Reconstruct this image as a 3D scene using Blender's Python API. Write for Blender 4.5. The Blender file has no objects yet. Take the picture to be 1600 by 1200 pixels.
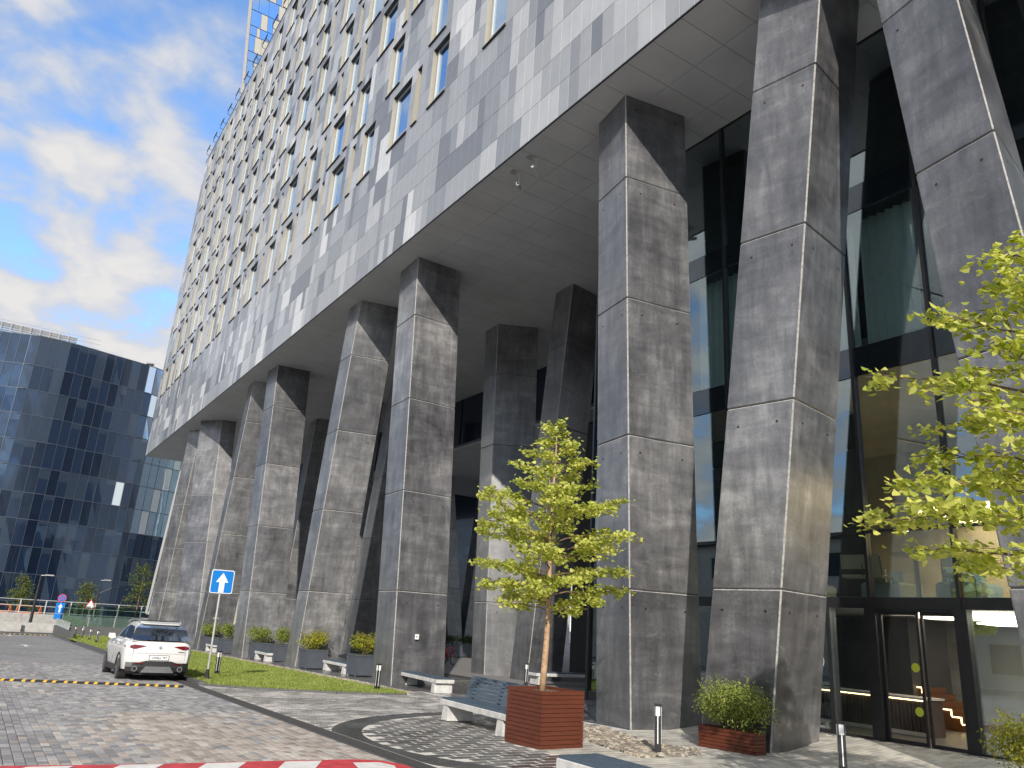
import bpy, math, random
import numpy as np
from mathutils import Vector, Matrix, Euler
random.seed(7); rng = np.random.default_rng(7)
scene = bpy.context.scene
col = scene.collection
PI = math.pi
# ------------------------------------------------------------------ camera
F_PX, CX, CY, CAM_H = 1205.0, 800.0, 600.0, 1.95      # photograph is 1600 x 1200
def camera_axes(vp=(-33.0, 926.0), hs=0.0635):
    n = math.hypot(hs, 1); up = np.array([hs, -1]) / n
    hy = -((np.array(vp) - (CX, CY)) @ up)
    p = math.atan2(hy, F_PX)
    Z = np.array([up[0]*math.cos(p), -up[1]*math.cos(p), -math.sin(p)])
    Y = np.array([vp[0]-CX, -(vp[1]-CY), -F_PX]); Y /= np.linalg.norm(Y)
    Y -= Z*(Y@Z); Y /= np.linalg.norm(Y)
    return np.array([np.cross(Y, Z), Y, Z])
RC = camera_axes()
cam_data = bpy.data.cameras.new('camera'); cam = bpy.data.objects.new('camera', cam_data); col.objects.link(cam)
cam_data.sensor_fit = 'HORIZONTAL'; cam_data.sensor_width = 36.0; cam_data.lens = 36.0*F_PX/1600.0
cam_data.clip_start = 0.1; cam_data.clip_end = 6000
cam.matrix_world = Matrix.Translation((0, 0, CAM_H)) @ Matrix(RC.tolist()).to_4x4()
scene.camera = cam
# ------------------------------------------------------------------ sun, sky, exposure
SUN_EL, SUN_AZ = math.radians(29), math.radians(213)
sun_dir = Vector((-math.sin(SUN_AZ)*math.cos(SUN_EL), -math.cos(SUN_AZ)*math.cos(SUN_EL), -math.sin(SUN_EL)))
sl = bpy.data.lights.new('sun', 'SUN'); sl.energy = 2.6; sl.angle = math.radians(0.53); sl.color = (1.0, 0.93, 0.83)
so = bpy.data.objects.new('sun', sl); col.objects.link(so); so.location = (-20, -30, 60)
so.rotation_euler = sun_dir.to_track_quat('-Z', 'Y').to_euler()
world = bpy.data.worlds.new('World'); scene.world = world; world.use_nodes = True
wt = world.node_tree; wt.nodes.clear()
def wn(t, **k):
    n = wt.nodes.new(t)
    for a, v in k.items(): setattr(n, a, v)
    return n
w_out = wn('ShaderNodeOutputWorld'); w_bg = wn('ShaderNodeBackground'); w_bg.inputs['Strength'].default_value = 0.15
sky = wn('ShaderNodeTexSky', sky_type='NISHITA', sun_disc=False, sun_elevation=SUN_EL, sun_rotation=SUN_AZ)
sky.air_density = 1.0; sky.dust_density = 0.3; sky.ozone_density = 3.0
tc = wn('ShaderNodeTexCoord'); sep = wn('ShaderNodeSeparateXYZ'); wt.links.new(tc.outputs['Generated'], sep.inputs[0])
def wmath(op, a, b):
    n = wn('ShaderNodeMath', operation=op)
    for i, v in enumerate((a, b)):
        if isinstance(v, (int, float)): n.inputs[i].default_value = v
        elif v is not None: wt.links.new(v, n.inputs[i])
    return n.outputs[0]
zz = wmath('ADD', wmath('MAXIMUM', sep.outputs[2], 0.0), 0.30)
cb = wn('ShaderNodeCombineXYZ')
wt.links.new(wmath('DIVIDE', sep.outputs[0], zz), cb.inputs[0]); wt.links.new(wmath('DIVIDE', sep.outputs[1], zz), cb.inputs[1])
cb.inputs[2].default_value = 3.7
nz = wn('ShaderNodeTexNoise'); nz.inputs['Scale'].default_value = 7.5; nz.inputs['Detail'].default_value = 8; nz.inputs['Roughness'].default_value = 0.5; nz.inputs['Distortion'].default_value = 0.25
nz2 = wn('ShaderNodeTexNoise'); nz2.inputs['Scale'].default_value = 1.7; nz2.inputs['Detail'].default_value = 3
wt.links.new(cb.outputs[0], nz.inputs['Vector']); wt.links.new(cb.outputs[0], nz2.inputs['Vector'])
cov = wmath('ADD', wmath('MULTIPLY', nz.outputs['Fac'], 0.70), wmath('MULTIPLY', nz2.outputs['Fac'], 0.42))
rp = wn('ShaderNodeValToRGB'); wt.links.new(cov, rp.inputs[0])
e = rp.color_ramp.elements; e[0].position = 0.385; e[0].color = (0, 0, 0, 1); e[1].position = 0.585; e[1].color = (1, 1, 1, 1)
rp.color_ramp.interpolation = 'EASE'
rc = wn('ShaderNodeValToRGB'); wt.links.new(cov, rc.inputs[0])      # thin veil bluish, thick cloud white
e = rc.color_ramp.elements; e[0].position = 0.47; e[0].color = (0.56, 0.65, 0.82, 1); e[1].position = 0.64; e[1].color = (0.93, 0.91, 0.90, 1)
cm = wn('ShaderNodeVectorMath', operation='SCALE'); wt.links.new(rc.outputs[0], cm.inputs[0]); cm.inputs['Scale'].default_value = 3.05
skyc = wn('ShaderNodeMix', data_type='RGBA', blend_type='MULTIPLY'); skyc.inputs[0].default_value = 1.0
wt.links.new(sky.outputs[0], skyc.inputs[6]); skyc.inputs[7].default_value = (0.88, 1.0, 1.10, 1)
mx = wn('ShaderNodeMix', data_type='RGBA')
wt.links.new(rp.outputs[0], mx.inputs[0]); wt.links.new(skyc.outputs[2], mx.inputs[6]); wt.links.new(cm.outputs[0], mx.inputs[7])
wt.links.new(mx.outputs[2], w_bg.inputs[0]); wt.links.new(w_bg.outputs[0], w_out.inputs[0])
vs = scene.view_settings; vs.view_transform = 'Standard'; vs.look = 'None'; vs.gamma = 1.0; vs.use_curve_mapping = False
vs.exposure = 0.95
scene.render.engine = 'CYCLES'
scene.cycles.max_bounces = 7; scene.cycles.transparent_max_bounces = 10; scene.cycles.glossy_bounces = 4; scene.cycles.diffuse_bounces = 4
# ------------------------------------------------------------------ pixel helpers (a pixel gives only a direction)
def ray(px, py): return RC @ np.array([px-CX, -(py-CY), -F_PX])
def at_z(px, py, z=0.0):
    r = ray(px, py); t = (z-CAM_H)/r[2]; return Vector((0, 0, CAM_H)) + Vector(r*t)
def at_x(px, py, x):
    r = ray(px, py); return Vector((0, 0, CAM_H)) + Vector(r*(x/r[0]))
def at_y(px, py, y):
    r = ray(px, py); return Vector((0, 0, CAM_H)) + Vector(r*(y/r[1]))
def project(P):
    q = RC.T @ (np.array(P, float) - [0, 0, CAM_H]); return CX + q[0]/-q[2]*F_PX, CY - q[1]/-q[2]*F_PX, -q[2]
KS = 0.0155
def zg(x, y):                                             # the street falls gently away from the camera
    s = -KS*(min(y, 75.0) - 13.0)
    f = min(max((x-14.0)/4.0, 0.0), 1.0)
    s = s*(1-0.75*f)
    return s + 0.20*min(max((x-13.2)/2.0, 0.0), 1.0)*min(max((21.0-y)/3.0, 0.0), 1.0)     # the plaza rises to the cafe door
def G(px, py, up=0.0):                                    # pixel -> point on the sloping ground
    z = 0.0
    for _ in range(30):
        P = at_z(px, py, z+up); z = zg(P.x, P.y)
    return Vector((P.x, P.y, z))
# ------------------------------------------------------------------ mesh builder
class MB:
    def __init__(s): s.v = []; s.f = []; s.m = []
    def add(s, pts, faces, mat=0):
        b = len(s.v); s.v.extend([tuple(p) for p in pts])
        for f in faces: s.f.append(tuple(b+i for i in f)); s.m.append(mat)
    def poly(s, pts, mat=0): s.add(pts, [range(len(pts))], mat)
    def hexa(s, b, t, mat=0):
        s.add(list(b)+list(t), [(3,2,1,0),(4,5,6,7),(0,1,5,4),(1,2,6,5),(2,3,7,6),(3,0,4,7)], mat)
    def box(s, x0, y0, z0, x1, y1, z1, mat=0):
        s.hexa([(x0,y0,z0),(x1,y0,z0),(x1,y1,z0),(x0,y1,z0)], [(x0,y0,z1),(x1,y0,z1),(x1,y1,z1),(x0,y1,z1)], mat)
    def cbox(s, x0, y0, z0, x1, y1, z1, c=0.01, mat=0):    # box with a chamfered top rim
        s.hexa([(x0,y0,z0),(x1,y0,z0),(x1,y1,z0),(x0,y1,z0)], [(x0,y0,z1-c),(x1,y0,z1-c),(x1,y1,z1-c),(x0,y1,z1-c)], mat)
        s.hexa([(x0,y0,z1-c),(x1,y0,z1-c),(x1,y1,z1-c),(x0,y1,z1-c)], [(x0+c,y0+c,z1),(x1-c,y0+c,z1),(x1-c,y1-c,z1),(x0+c,y1-c,z1)], mat)
    def prism(s, pts, z0, z1, mat=0):
        n = len(pts); a = [(p[0],p[1],z0) for p in pts]; b = [(p[0],p[1],z1) for p in pts]
        s.add(a+b, [tuple(reversed(range(n))), tuple(range(n,2*n))]+[(i,(i+1)%n,n+(i+1)%n,n+i) for i in range(n)], mat)
    def extr(s, pts, vec, mat=0):                          # extrude a 3-D polygon along vec
        n = len(pts); v = Vector(vec); a = [Vector(p) for p in pts]; b = [p+v for p in a]
        s.add(a+b, [tuple(reversed(range(n))), tuple(range(n,2*n))]+[(i,(i+1)%n,n+(i+1)%n,n+i) for i in range(n)], mat)
    def tube(s, pts, rad, n=8, mat=0, cap=True):
        P = [Vector(p) for p in pts]; R = rad if isinstance(rad, (list, tuple)) else [rad]*len(P)
        rings = []; prev = None
        for i, p in enumerate(P):
            d = (P[min(i+1,len(P)-1)] - P[max(i-1,0)])
            d = d.normalized() if d.length > 1e-9 else Vector((0,0,1))
            if prev is None:
                a = d.orthogonal().normalized()
            else:
                a = (prev - d*prev.dot(d)); a = a.normalized() if a.length > 1e-6 else d.orthogonal().normalized()
            prev = a; b = d.cross(a)
            rings.append([p + (a*math.cos(2*PI*k/n) + b*math.sin(2*PI*k/n))*R[i] for k in range(n)])
        base = len(s.v)
        for r in rings: s.v.extend([tuple(q) for q in r])
        for i in range(len(P)-1):
            for k in range(n):
                s.f.append((base+i*n+k, base+i*n+(k+1)%n, base+(i+1)*n+(k+1)%n, base+(i+1)*n+k)); s.m.append(mat)
        if cap:
            s.f.append(tuple(base+k for k in reversed(range(n)))); s.m.append(mat)
            s.f.append(tuple(base+(len(P)-1)*n+k for k in range(n))); s.m.append(mat)
    def disc(s, c, nrm, r, n=12, mat=0, sx=1.0):
        nrm = Vector(nrm).normalized(); a = Vector((0,0,1)).cross(nrm)
        a = a.normalized() if a.length > 1e-4 else Vector((1,0,0)); b = nrm.cross(a); c = Vector(c)
        s.poly([c + a*r*sx*math.cos(2*PI*k/n) + b*r*math.sin(2*PI*k/n) for k in range(n)], mat)
    def mesh(s, name, mats, smooth=False, origin=None):
        me = bpy.data.meshes.new(name)
        v = s.v
        if origin is not None: ox, oy, oz = origin; v = [(x-ox, y-oy, z-oz) for x, y, z in v]
        me.from_pydata(v, [], s.f)
        for m in (mats if isinstance(mats, (list, tuple)) else [mats]): me.materials.append(m)
        if any(s.m): me.polygons.foreach_set('material_index', s.m)
        if smooth: me.polygons.foreach_set('use_smooth', [True]*len(me.polygons))
        me.update(); return me
    def build(s, name, mats, parent=None, smooth=False, local=False, **props):
        org = None if (parent is None or local) else world_loc(parent)
        o = bpy.data.objects.new(name, s.mesh(name, mats, smooth, org)); col.objects.link(o)
        if parent is not None: o.parent = parent
        for k, v in props.items(): o[k] = v
        return o
def world_loc(o):
    l = Vector(o.location); p = o.parent
    while p: l = l + Vector(p.location); p = p.parent
    return l
def empty(name, loc, label, cat, group=None, rz=0.0):
    o = bpy.data.objects.new(name, None); col.objects.link(o); o.location = loc; o.rotation_euler = (0, 0, rz)
    o.empty_display_size = 0.2
    o['label'] = label; o['category'] = cat
    if group: o['group'] = group
    return o
def tag(o, label, cat, group=None):
    o['label'] = label; o['category'] = cat
    if group: o['group'] = group
    return o
def inst(name, me, parent=None, loc=(0,0,0), rot=None, scale=None):
    o = bpy.data.objects.new(name, me); col.objects.link(o)
    if parent is not None: o.parent = parent; o.location = Vector(loc) - world_loc(parent)
    else: o.location = loc
    if rot: o.rotation_euler = rot
    if scale: o.scale = scale
    return o
def copy_tree(o, parent=None):
    c = o.copy(); col.objects.link(c)
    if parent: c.parent = parent
    for ch in list(o.children): copy_tree(ch, c)
    return c
def text_mesh(txt, size, mat, name='lettering', align='CENTER'):
    cu = bpy.data.curves.new(name, 'FONT'); cu.body = txt; cu.size = size; cu.align_x = align; cu.align_y = 'CENTER'; cu.extrude = 0.001
    ob = bpy.data.objects.new(name, cu); col.objects.link(ob)
    bpy.context.view_layer.update()
    me = bpy.data.meshes.new_from_object(ob.evaluated_get(bpy.context.evaluated_depsgraph_get()))
    bpy.data.objects.remove(ob); me.materials.clear(); me.materials.append(mat); return me
# ------------------------------------------------------------------ materials
class NT:
    def __init__(s, name):
        s.mat = bpy.data.materials.new(name); s.mat.use_nodes = True; s.t = s.mat.node_tree; s.t.nodes.clear()
        s.out = s.n('ShaderNodeOutputMaterial')
    def n(s, t, ins=None, **k):
        nd = s.t.nodes.new(t)
        for a, v in k.items(): setattr(nd, a, v)
        for i, v in (ins or {}).items(): s.set(nd.inputs[i], v)
        return nd
    def set(s, sock, v):
        if isinstance(v, bpy.types.NodeSocket): s.t.links.new(v, sock)
        else: sock.default_value = v
    def math(s, op, a, b=0.0, c=None, clamp=False):
        ins = {0: a, 1: b}
        if c is not None: ins[2] = c
        return s.n('ShaderNodeMath', ins, operation=op, use_clamp=clamp).outputs[0]
    def pos(s, scale=(1,1,1), obj=False, rot=(0,0,0)):
        if obj: src = s.n('ShaderNodeTexCoord').outputs['Object']
        else: src = s.n('ShaderNodeNewGeometry').outputs['Position']
        return s.n('ShaderNodeMapping', {0: src, 'Scale': scale, 'Rotation': rot}).outputs[0]
    def noise(s, vec, scale, detail=5, rough=0.55, dist=0.0):
        return s.n('ShaderNodeTexNoise', {'Vector': vec, 'Scale': scale, 'Detail': detail, 'Roughness': rough, 'Distortion': dist}).outputs['Fac']
    def ramp(s, fac, stops, interp='LINEAR'):
        nd = s.n('ShaderNodeValToRGB', {0: fac}); cr = nd.color_ramp; cr.interpolation = interp
        while len(cr.elements) < len(stops): cr.elements.new(0.5)
        for el, (p, c) in zip(cr.elements, stops):
            el.position = p; el.color = (c, c, c, 1) if isinstance(c, (int, float)) else (*c, 1)
        return nd.outputs[0]
    def mix(s, fac, a, b, blend='MIX'):
        f = lambda v: (*v, 1) if isinstance(v, tuple) and len(v) == 3 else v
        return s.n('ShaderNodeMix', {0: fac, 6: f(a), 7: f(b)}, data_type='RGBA', blend_type=blend).outputs[2]
    def bump(s, h, strength=0.3, dist=0.02):
        return s.n('ShaderNodeBump', {'Height': h, 'Strength': strength, 'Distance': dist}).outputs[0]
    def pbr(s, colr, rough=0.6, metal=0.0, normal=None, spec=0.5, coat=0.0, **ex):
        f = lambda v: (*v, 1) if isinstance(v, tuple) and len(v) == 3 else v
        ins = {'Base Color': f(colr), 'Roughness': rough, 'Metallic': metal, 'Specular IOR Level': spec, 'Coat Weight': coat}
        if normal is not None: ins['Normal'] = normal
        ins.update(ex)
        b = s.n('ShaderNodeBsdfPrincipled', ins); s.t.links.new(b.outputs[0], s.out.inputs[0]); return b
    def done(s, sh=None):
        if sh is not None: s.t.links.new(sh, s.out.inputs[0])
        return s.mat
def simple(name, c, rough=0.6, metal=0.0, var=0.15, scale=6.0, bump=0.08, spec=0.5, coat=0.0, obj=False, bdist=0.01):
    m = NT(name); p = m.pos(obj=obj); n = m.noise(p, scale, 6, 0.6)
    lo = tuple(x*(1-var) for x in c); hi = tuple(min(1, x*(1+var)) for x in c)
    cc = m.ramp(n, [(0.3, lo), (0.7, hi)])
    nb = m.noise(p, scale*9, 4, 0.6)
    m.pbr(cc, m.math('ADD', m.math('MULTIPLY', n, 0.12), rough-0.06), metal, m.bump(nb, bump, bdist) if bump else None, spec, coat)
    return m.mat
M = {}
def concrete_column():
    m = NT('dark_column_concrete'); p = m.pos()
    big = m.noise(p, 0.55, 5, 0.6, 0.4)
    streak = m.noise(m.pos((2.6, 2.6, 0.45)), 1.4, 8, 0.68, 0.3)
    band = m.noise(m.pos((0.7, 0.7, 2.6)), 1.1, 8, 0.65, 0.6)
    fine = m.noise(p, 24, 10, 0.82)
    v = m.math('ADD', m.math('ADD', m.math('MULTIPLY', big, 0.34), m.math('MULTIPLY', streak, 0.30)), m.math('ADD', m.math('MULTIPLY', band, 0.24), m.math('MULTIPLY', fine, 0.22)))
    c = m.ramp(v, [(0.42, (0.034, 0.035, 0.038)), (0.51, (0.088, 0.089, 0.095)), (0.575, (0.142, 0.143, 0.148)), (0.66, (0.27, 0.27, 0.27))])
    eff = m.noise(m.pos((1.0, 1.0, 1.5)), 2.0, 12, 0.80, 1.4)
    em = m.math('MULTIPLY', m.ramp(eff, [(0.57, 0.0), (0.70, 1.0)]), m.ramp(band, [(0.40, 0.0), (0.62, 1.0)]))
    c = m.mix(m.math('MULTIPLY', em, 0.85), c, (0.34, 0.335, 0.32))
    scr = m.noise(m.pos((9, 9, 1.6)), 2.2, 8, 0.8, 0.5)
    c = m.mix(m.math('MULTIPLY', m.ramp(scr, [(0.60, 0.0), (0.74, 1.0)]), 0.35), c, (0.30, 0.30, 0.30))
    spk = m.noise(m.pos((1, 1, 0.8)), 34, 6, 0.85, 0.6)
    c = m.mix(m.math('MULTIPLY', m.ramp(spk, [(0.585, 0.0), (0.66, 1.0)]), m.math('MULTIPLY', m.ramp(big, [(0.40, 0.1), (0.65, 0.75)]), 1.0)), c, (0.36, 0.355, 0.345))
    rnd = m.n('ShaderNodeObjectInfo').outputs['Random']
    c = m.mix(1.0, c, m.ramp(rnd, [(0.0, (0.66, 0.66, 0.68)), (1.0, (1.18, 1.17, 1.16))]), 'MULTIPLY')
    h = m.math('ADD', m.math('MULTIPLY', fine, 0.6), m.math('MULTIPLY', eff, 0.5))
    m.pbr(c, m.math('ADD', m.math('MULTIPLY', fine, 0.30), 0.20), 0, m.bump(h, 0.16, 0.010), 0.8, 0.35, **{'Coat Roughness': 0.28, 'Coat IOR': 1.6})
    return m.mat
M['column'] = concrete_column()
M['column_edge'] = simple('chipped_column_edge', (0.33, 0.32, 0.305), 0.8, var=0.35, scale=14, bump=0.5)
M['column_core'] = simple('column_joint_shadow_gap', (0.03, 0.03, 0.032), 0.9)
M['hole'] = simple('tie_hole_plug', (0.012, 0.011, 0.011), 0.7, bump=0)
M['hole_red'] = simple('tie_hole_red_plug', (0.05, 0.008, 0.012), 0.6, bump=0)
def tile_mat(i, c):
    m = NT('facade_tile_shade_%d' % i)
    st = m.noise(m.pos((34, 34, 0.7)), 1.0, 6, 0.7); bl = m.noise(m.pos((1.5, 1.5, 1.5)), 1.0, 4)
    f = m.math('ADD', m.math('MULTIPLY', st, 0.55), m.math('MULTIPLY', bl, 0.45))
    cc = m.ramp(f, [(0.30, tuple(x*0.86 for x in c)), (0.72, tuple(min(1, x*1.10) for x in c))])
    m.pbr(cc, 0.36, 0, m.bump(st, 0.2, 0.004), 0.7); return m.mat
TILE = [tile_mat(i, c) for i, c in enumerate([(0.165,0.174,0.194), (0.240,0.250,0.268), (0.320,0.329,0.344), (0.43,0.437,0.447), (0.60,0.60,0.60)])]
M['backing'] = simple('facade_joint_backing', (0.05, 0.05, 0.055), 0.9, bump=0)
M['cream'] = simple('cream_window_reveal', (0.34, 0.32, 0.27), 0.5, var=0.05, bump=0)
M['sill_and_lintel_shade'] = simple('black_sill_and_lintel_shade', (0.015, 0.015, 0.017), 0.4, bump=0)
M['white_frame'] = simple('white_window_frame', (0.46, 0.46, 0.45), 0.4, var=0.05, bump=0)
def mirror_glass(name, base, refl_col, fac, rough=0.02, wob=0.0, ior=1.9):
    m = NT(name); d = m.n('ShaderNodeBsdfPrincipled', {'Base Color': (*base, 1), 'Roughness': 0.12, 'Specular IOR Level': 0.4})
    nrm = None
    if wob: nrm = m.bump(m.noise(m.pos((1, 1, 1)), 0.35, 2, 0.5), wob, 0.05)
    gi = {'Color': (*refl_col, 1), 'Roughness': rough}
    if nrm is not None: gi['Normal'] = nrm
    g = m.n('ShaderNodeBsdfGlossy', gi)
    lw = m.n('ShaderNodeFresnel', {'IOR': ior}).outputs[0]
    mx_ = m.n('ShaderNodeMixShader', {0: m.math('ADD', m.math('MULTIPLY', lw, 0.75), fac, clamp=True), 1: d.outputs[0], 2: g.outputs[0]})
    return m.done(mx_.outputs[0])
M['hotel_glass'] = mirror_glass('hotel_window_glass', (0.015, 0.04, 0.09), (0.62, 0.80, 1.0), 0.52, 0.015)
M['office_glass'] = mirror_glass('dark_office_glass', (0.010, 0.020, 0.045), (0.55, 0.74, 1.0), 0.012, 0.01, 0.15, 1.45)
M['office_glass2'] = mirror_glass('dark_office_glass_darker', (0.006, 0.012, 0.027), (0.55, 0.74, 1.0), 0.0, 0.01, 0.15, 1.45)
M['office_glass3'] = mirror_glass('office_glass_blind_and_reflection', (0.024, 0.036, 0.058), (0.55, 0.74, 1.0), 0.015, 0.02, 0.15, 1.45)  # greyer base, for drawn blinds and for a reflection painted into the panes
M['office_glass_blue'] = mirror_glass('office_glass_pale_blue', (0.05, 0.10, 0.17), (0.60, 0.80, 1.0), 0.20, 0.02, 0.3)
M['office_white'] = mirror_glass('office_white_panel', (0.55, 0.60, 0.62), (0.8, 0.9, 1.0), 0.10, 0.1)
M['tower_glass'] = mirror_glass('tower_blue_glass', (0.015, 0.05, 0.14), (0.45, 0.70, 1.0), 0.22, 0.02)
def clear_glass(name, tint, ior=1.75, add=0.05, rough=0.004):
    m = NT(name); t = m.n('ShaderNodeBsdfTransparent', {0: (*tint, 1)}); g = m.n('ShaderNodeBsdfGlossy', {'Color': (0.85, 0.95, 1.0, 1), 'Roughness': rough})
    f0 = ((ior-1)/(ior+1))**2; fc = m.n('ShaderNodeLayerWeight', {'Blend': 0.5}).outputs['Facing']
    fr = m.math('ADD', m.math('MULTIPLY', m.math('POWER', fc, 4.0), 1-f0), f0)
    return m.done(m.n('ShaderNodeMixShader', {0: m.math('ADD', fr, add, clamp=True), 1: t.outputs[0], 2: g.outputs[0]}).outputs[0])
M['glass'] = clear_glass('cafe_facade_glass', (0.80, 0.87, 0.87), 2.2, 0.04)
M['door_glass'] = clear_glass('door_glass', (0.82, 0.84, 0.84), 1.5, 0.0)
M['green_glass'] = clear_glass('greenish_guard_glass', (0.60, 0.74, 0.68), 1.9, 0.08)
M['black_metal'] = simple('black_powder_coated_metal', (0.018, 0.019, 0.021), 0.38, 0.0, var=0.2, bump=0.02)
M['mullion'] = simple('charcoal_mullion', (0.030, 0.031, 0.034), 0.32, 0.2, var=0.2, bump=0)
M['spandrel'] = mirror_glass('dark_spandrel_glass', (0.010, 0.014, 0.018), (0.6, 0.75, 0.9), 0.01, 0.03)
def soffit_mat():
    m = NT('soffit_panel'); n = m.noise(m.pos(), 0.8, 5); m.pbr(m.ramp(n, [(0.3, (0.52, 0.53, 0.55)), (0.7, (0.60, 0.61, 0.63))]), 0.55, 0, None, 0.4); return m.mat
M['soffit'] = soffit_mat()
M['soffit_dark'] = simple('black_soffit', (0.012, 0.014, 0.02), 0.35, bump=0)
M['interior_grey'] = simple('cafe_grey_plaster', (0.42, 0.41, 0.39), 0.8, var=0.12, scale=2)
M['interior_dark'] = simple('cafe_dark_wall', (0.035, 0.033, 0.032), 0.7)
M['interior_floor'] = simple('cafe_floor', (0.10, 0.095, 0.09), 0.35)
M['curtain'] = simple('grey_green_curtain', (0.66, 0.70, 0.67), 0.85, var=0.08, bump=0)
def emit(name, c, s):
    m = NT(name); return m.done(m.n('ShaderNodeEmission', {0: (*c, 1), 1: s}).outputs[0])
M['led'] = emit('warm_led_strip', (1.0, 0.72, 0.32), 5.0)
M['warm_panel'] = emit('warm_cove_light', (1.0, 0.66, 0.30), 5.0)
M['added_glow'] = emit('cafe_added_glow', (1.0, 0.84, 0.66), 4.5)  # glow for panels added to lift the dark cafe interior
M['spot'] = emit('spot_lamp_face', (1.0, 0.92, 0.8), 6.0)
def paver_mat(name, c, wet=0.0, joint=False):
    m = NT(name); p = m.pos(); n = m.noise(p, 3.0, 6, 0.65); n2 = m.noise(p, 60, 4, 0.7)
    cc = m.ramp(m.math('ADD', m.math('MULTIPLY', n, 0.6), m.math('MULTIPLY', n2, 0.4)), [(0.32, tuple(x*0.72 for x in c)), (0.70, tuple(x*1.25 for x in c))])
    big = m.noise(p, 0.23, 4, 0.6, 0.5)
    st = m.ramp(big, [(0.45, 0.0), (0.62, 1.0)])
    tr_ = m.ramp(m.noise(m.pos((1.1, 0.05, 1)), 1.0, 4, 0.6), [(0.52, 0.0), (0.66, 1.0)])
    cc = m.mix(m.math('MULTIPLY', tr_, 0.30), cc, tuple(x*0.5 for x in c))
    spot = m.ramp(m.noise(p, 2.4, 3, 0.5), [(0.68, 0.0), (0.74, 1.0)])
    cc = m.mix(m.math('MULTIPLY', spot, 0.35), cc, tuple(x*0.45 for x in c))
    cc = m.mix(m.math('MULTIPLY', st, 0.28), cc, tuple(x*0.55 for x in c))
    wetm = m.ramp(m.noise(p, 0.55, 5, 0.6, 0.8), [(0.50-wet*0.25, 0.0), (0.60-wet*0.2, 1.0)]) if wet else 0.0
    if wet:
        cc = m.mix(m.math('MULTIPLY', wetm, 0.55), cc, tuple(x*0.35 for x in c))
        rough = m.math('SUBTRACT', 0.72, m.math('MULTIPLY', wetm, 0.50))
    else: rough = m.math('ADD', 0.58, m.math('MULTIPLY', n, 0.25))
    m.pbr(cc, rough, 0, m.bump(n2, 0.35, 0.006), 0.45); return m.mat
ROADP = [paver_mat('road_paver_%d' % i, c, 0.0) for i, c in enumerate([(0.225,0.219,0.222), (0.30,0.292,0.29), (0.37,0.36,0.352), (0.32,0.278,0.245), (0.425,0.37,0.325), (0.49,0.455,0.41)])]
PLAZAP = [paver_mat('plaza_paver_%d' % i, c, 0.25) for i, c in enumerate([(0.27,0.262,0.255), (0.37,0.355,0.34), (0.45,0.428,0.40), (0.53,0.50,0.455)])]
CIRCP = [paver_mat('circle_paver_%d' % i, c, 0.25) for i, c in enumerate([(0.13,0.128,0.125), (0.18,0.175,0.17), (0.24,0.232,0.22)])]
LIGHTP = [paver_mat('pale_paver_%d' % i, c, 0.0) for i, c in enumerate([(0.36,0.345,0.31), (0.44,0.42,0.375), (0.50,0.475,0.42)])]
M['bed'] = simple('sand_joint_bed', (0.15, 0.14, 0.125), 0.9, scale=20)
M['joint_pale'] = simple('pale_mortar_joint', (0.60, 0.57, 0.52), 0.85, scale=20)
M['circle_band'] = paver_mat('dark_circle_band_stone', (0.10, 0.10, 0.10), 0.5)
M['walk_slab'] = paver_mat('grey_walk_slab', (0.19, 0.185, 0.18), 0.6)
M['gutter'] = simple('dark_drain_grating', (0.055, 0.053, 0.052), 0.6, scale=30, bump=0.4)
M['kerb'] = simple('kerb_stone', (0.21, 0.205, 0.20), 0.75, scale=12, bump=0.3)
M['kerb_dark'] = simple('dark_kerb_stone', (0.10, 0.10, 0.10), 0.7, scale=12, bump=0.3)
def ground_mat():
    m = NT('ground_asphalt'); p = m.pos(); n = m.noise(p, 0.2, 6); n2 = m.noise(p, 25, 5)
    m.pbr(m.ramp(m.math('ADD', m.math('MULTIPLY', n, 0.6), m.math('MULTIPLY', n2, 0.4)), [(0.35, (0.14, 0.138, 0.135)), (0.68, (0.22, 0.215, 0.205))]), 0.75, 0, m.bump(n2, 0.3, 0.01), 0.4); return m.mat
M['ground'] = ground_mat()
def far_paver_mat():
    m = NT('far_road_pavers'); p = m.pos(rot=(0, 0, PI/2))
    b = m.n('ShaderNodeTexBrick', {'Vector': p, 'Scale': 1.0, 'Color1': (0.34, 0.332, 0.325, 1), 'Color2': (0.235, 0.232, 0.232, 1), 'Mortar': (0.085, 0.08, 0.075, 1), 'Mortar Size': 0.006, 'Brick Width': 0.24, 'Row Height': 0.12})
    n = m.noise(m.pos(), 0.35, 5, 0.6, 0.5)
    c = m.mix(m.ramp(n, [(0.4, 0.0), (0.65, 0.5)]), b.outputs[0], (0.13, 0.12, 0.115))
    m.pbr(c, 0.68, 0, None, 0.45); return m.mat
M['far_pavers'] = far_paver_mat()
M['red_paint'] = simple('worn_red_road_paint', (0.52, 0.045, 0.055), 0.6, var=0.30, scale=5, bump=0.25)
M['white_paint'] = simple('worn_white_road_paint', (0.70, 0.69, 0.66), 0.6, var=0.12, scale=9, bump=0.2)
M['rubber'] = simple('black_rubber', (0.022, 0.022, 0.023), 0.8, scale=20, bump=0.2)
M['yellow'] = simple('yellow_reflector', (0.75, 0.42, 0.02), 0.45, bump=0)
M['soil'] = simple('lawn_soil', (0.045, 0.06, 0.018), 0.95, scale=10, bump=0.5)
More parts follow.
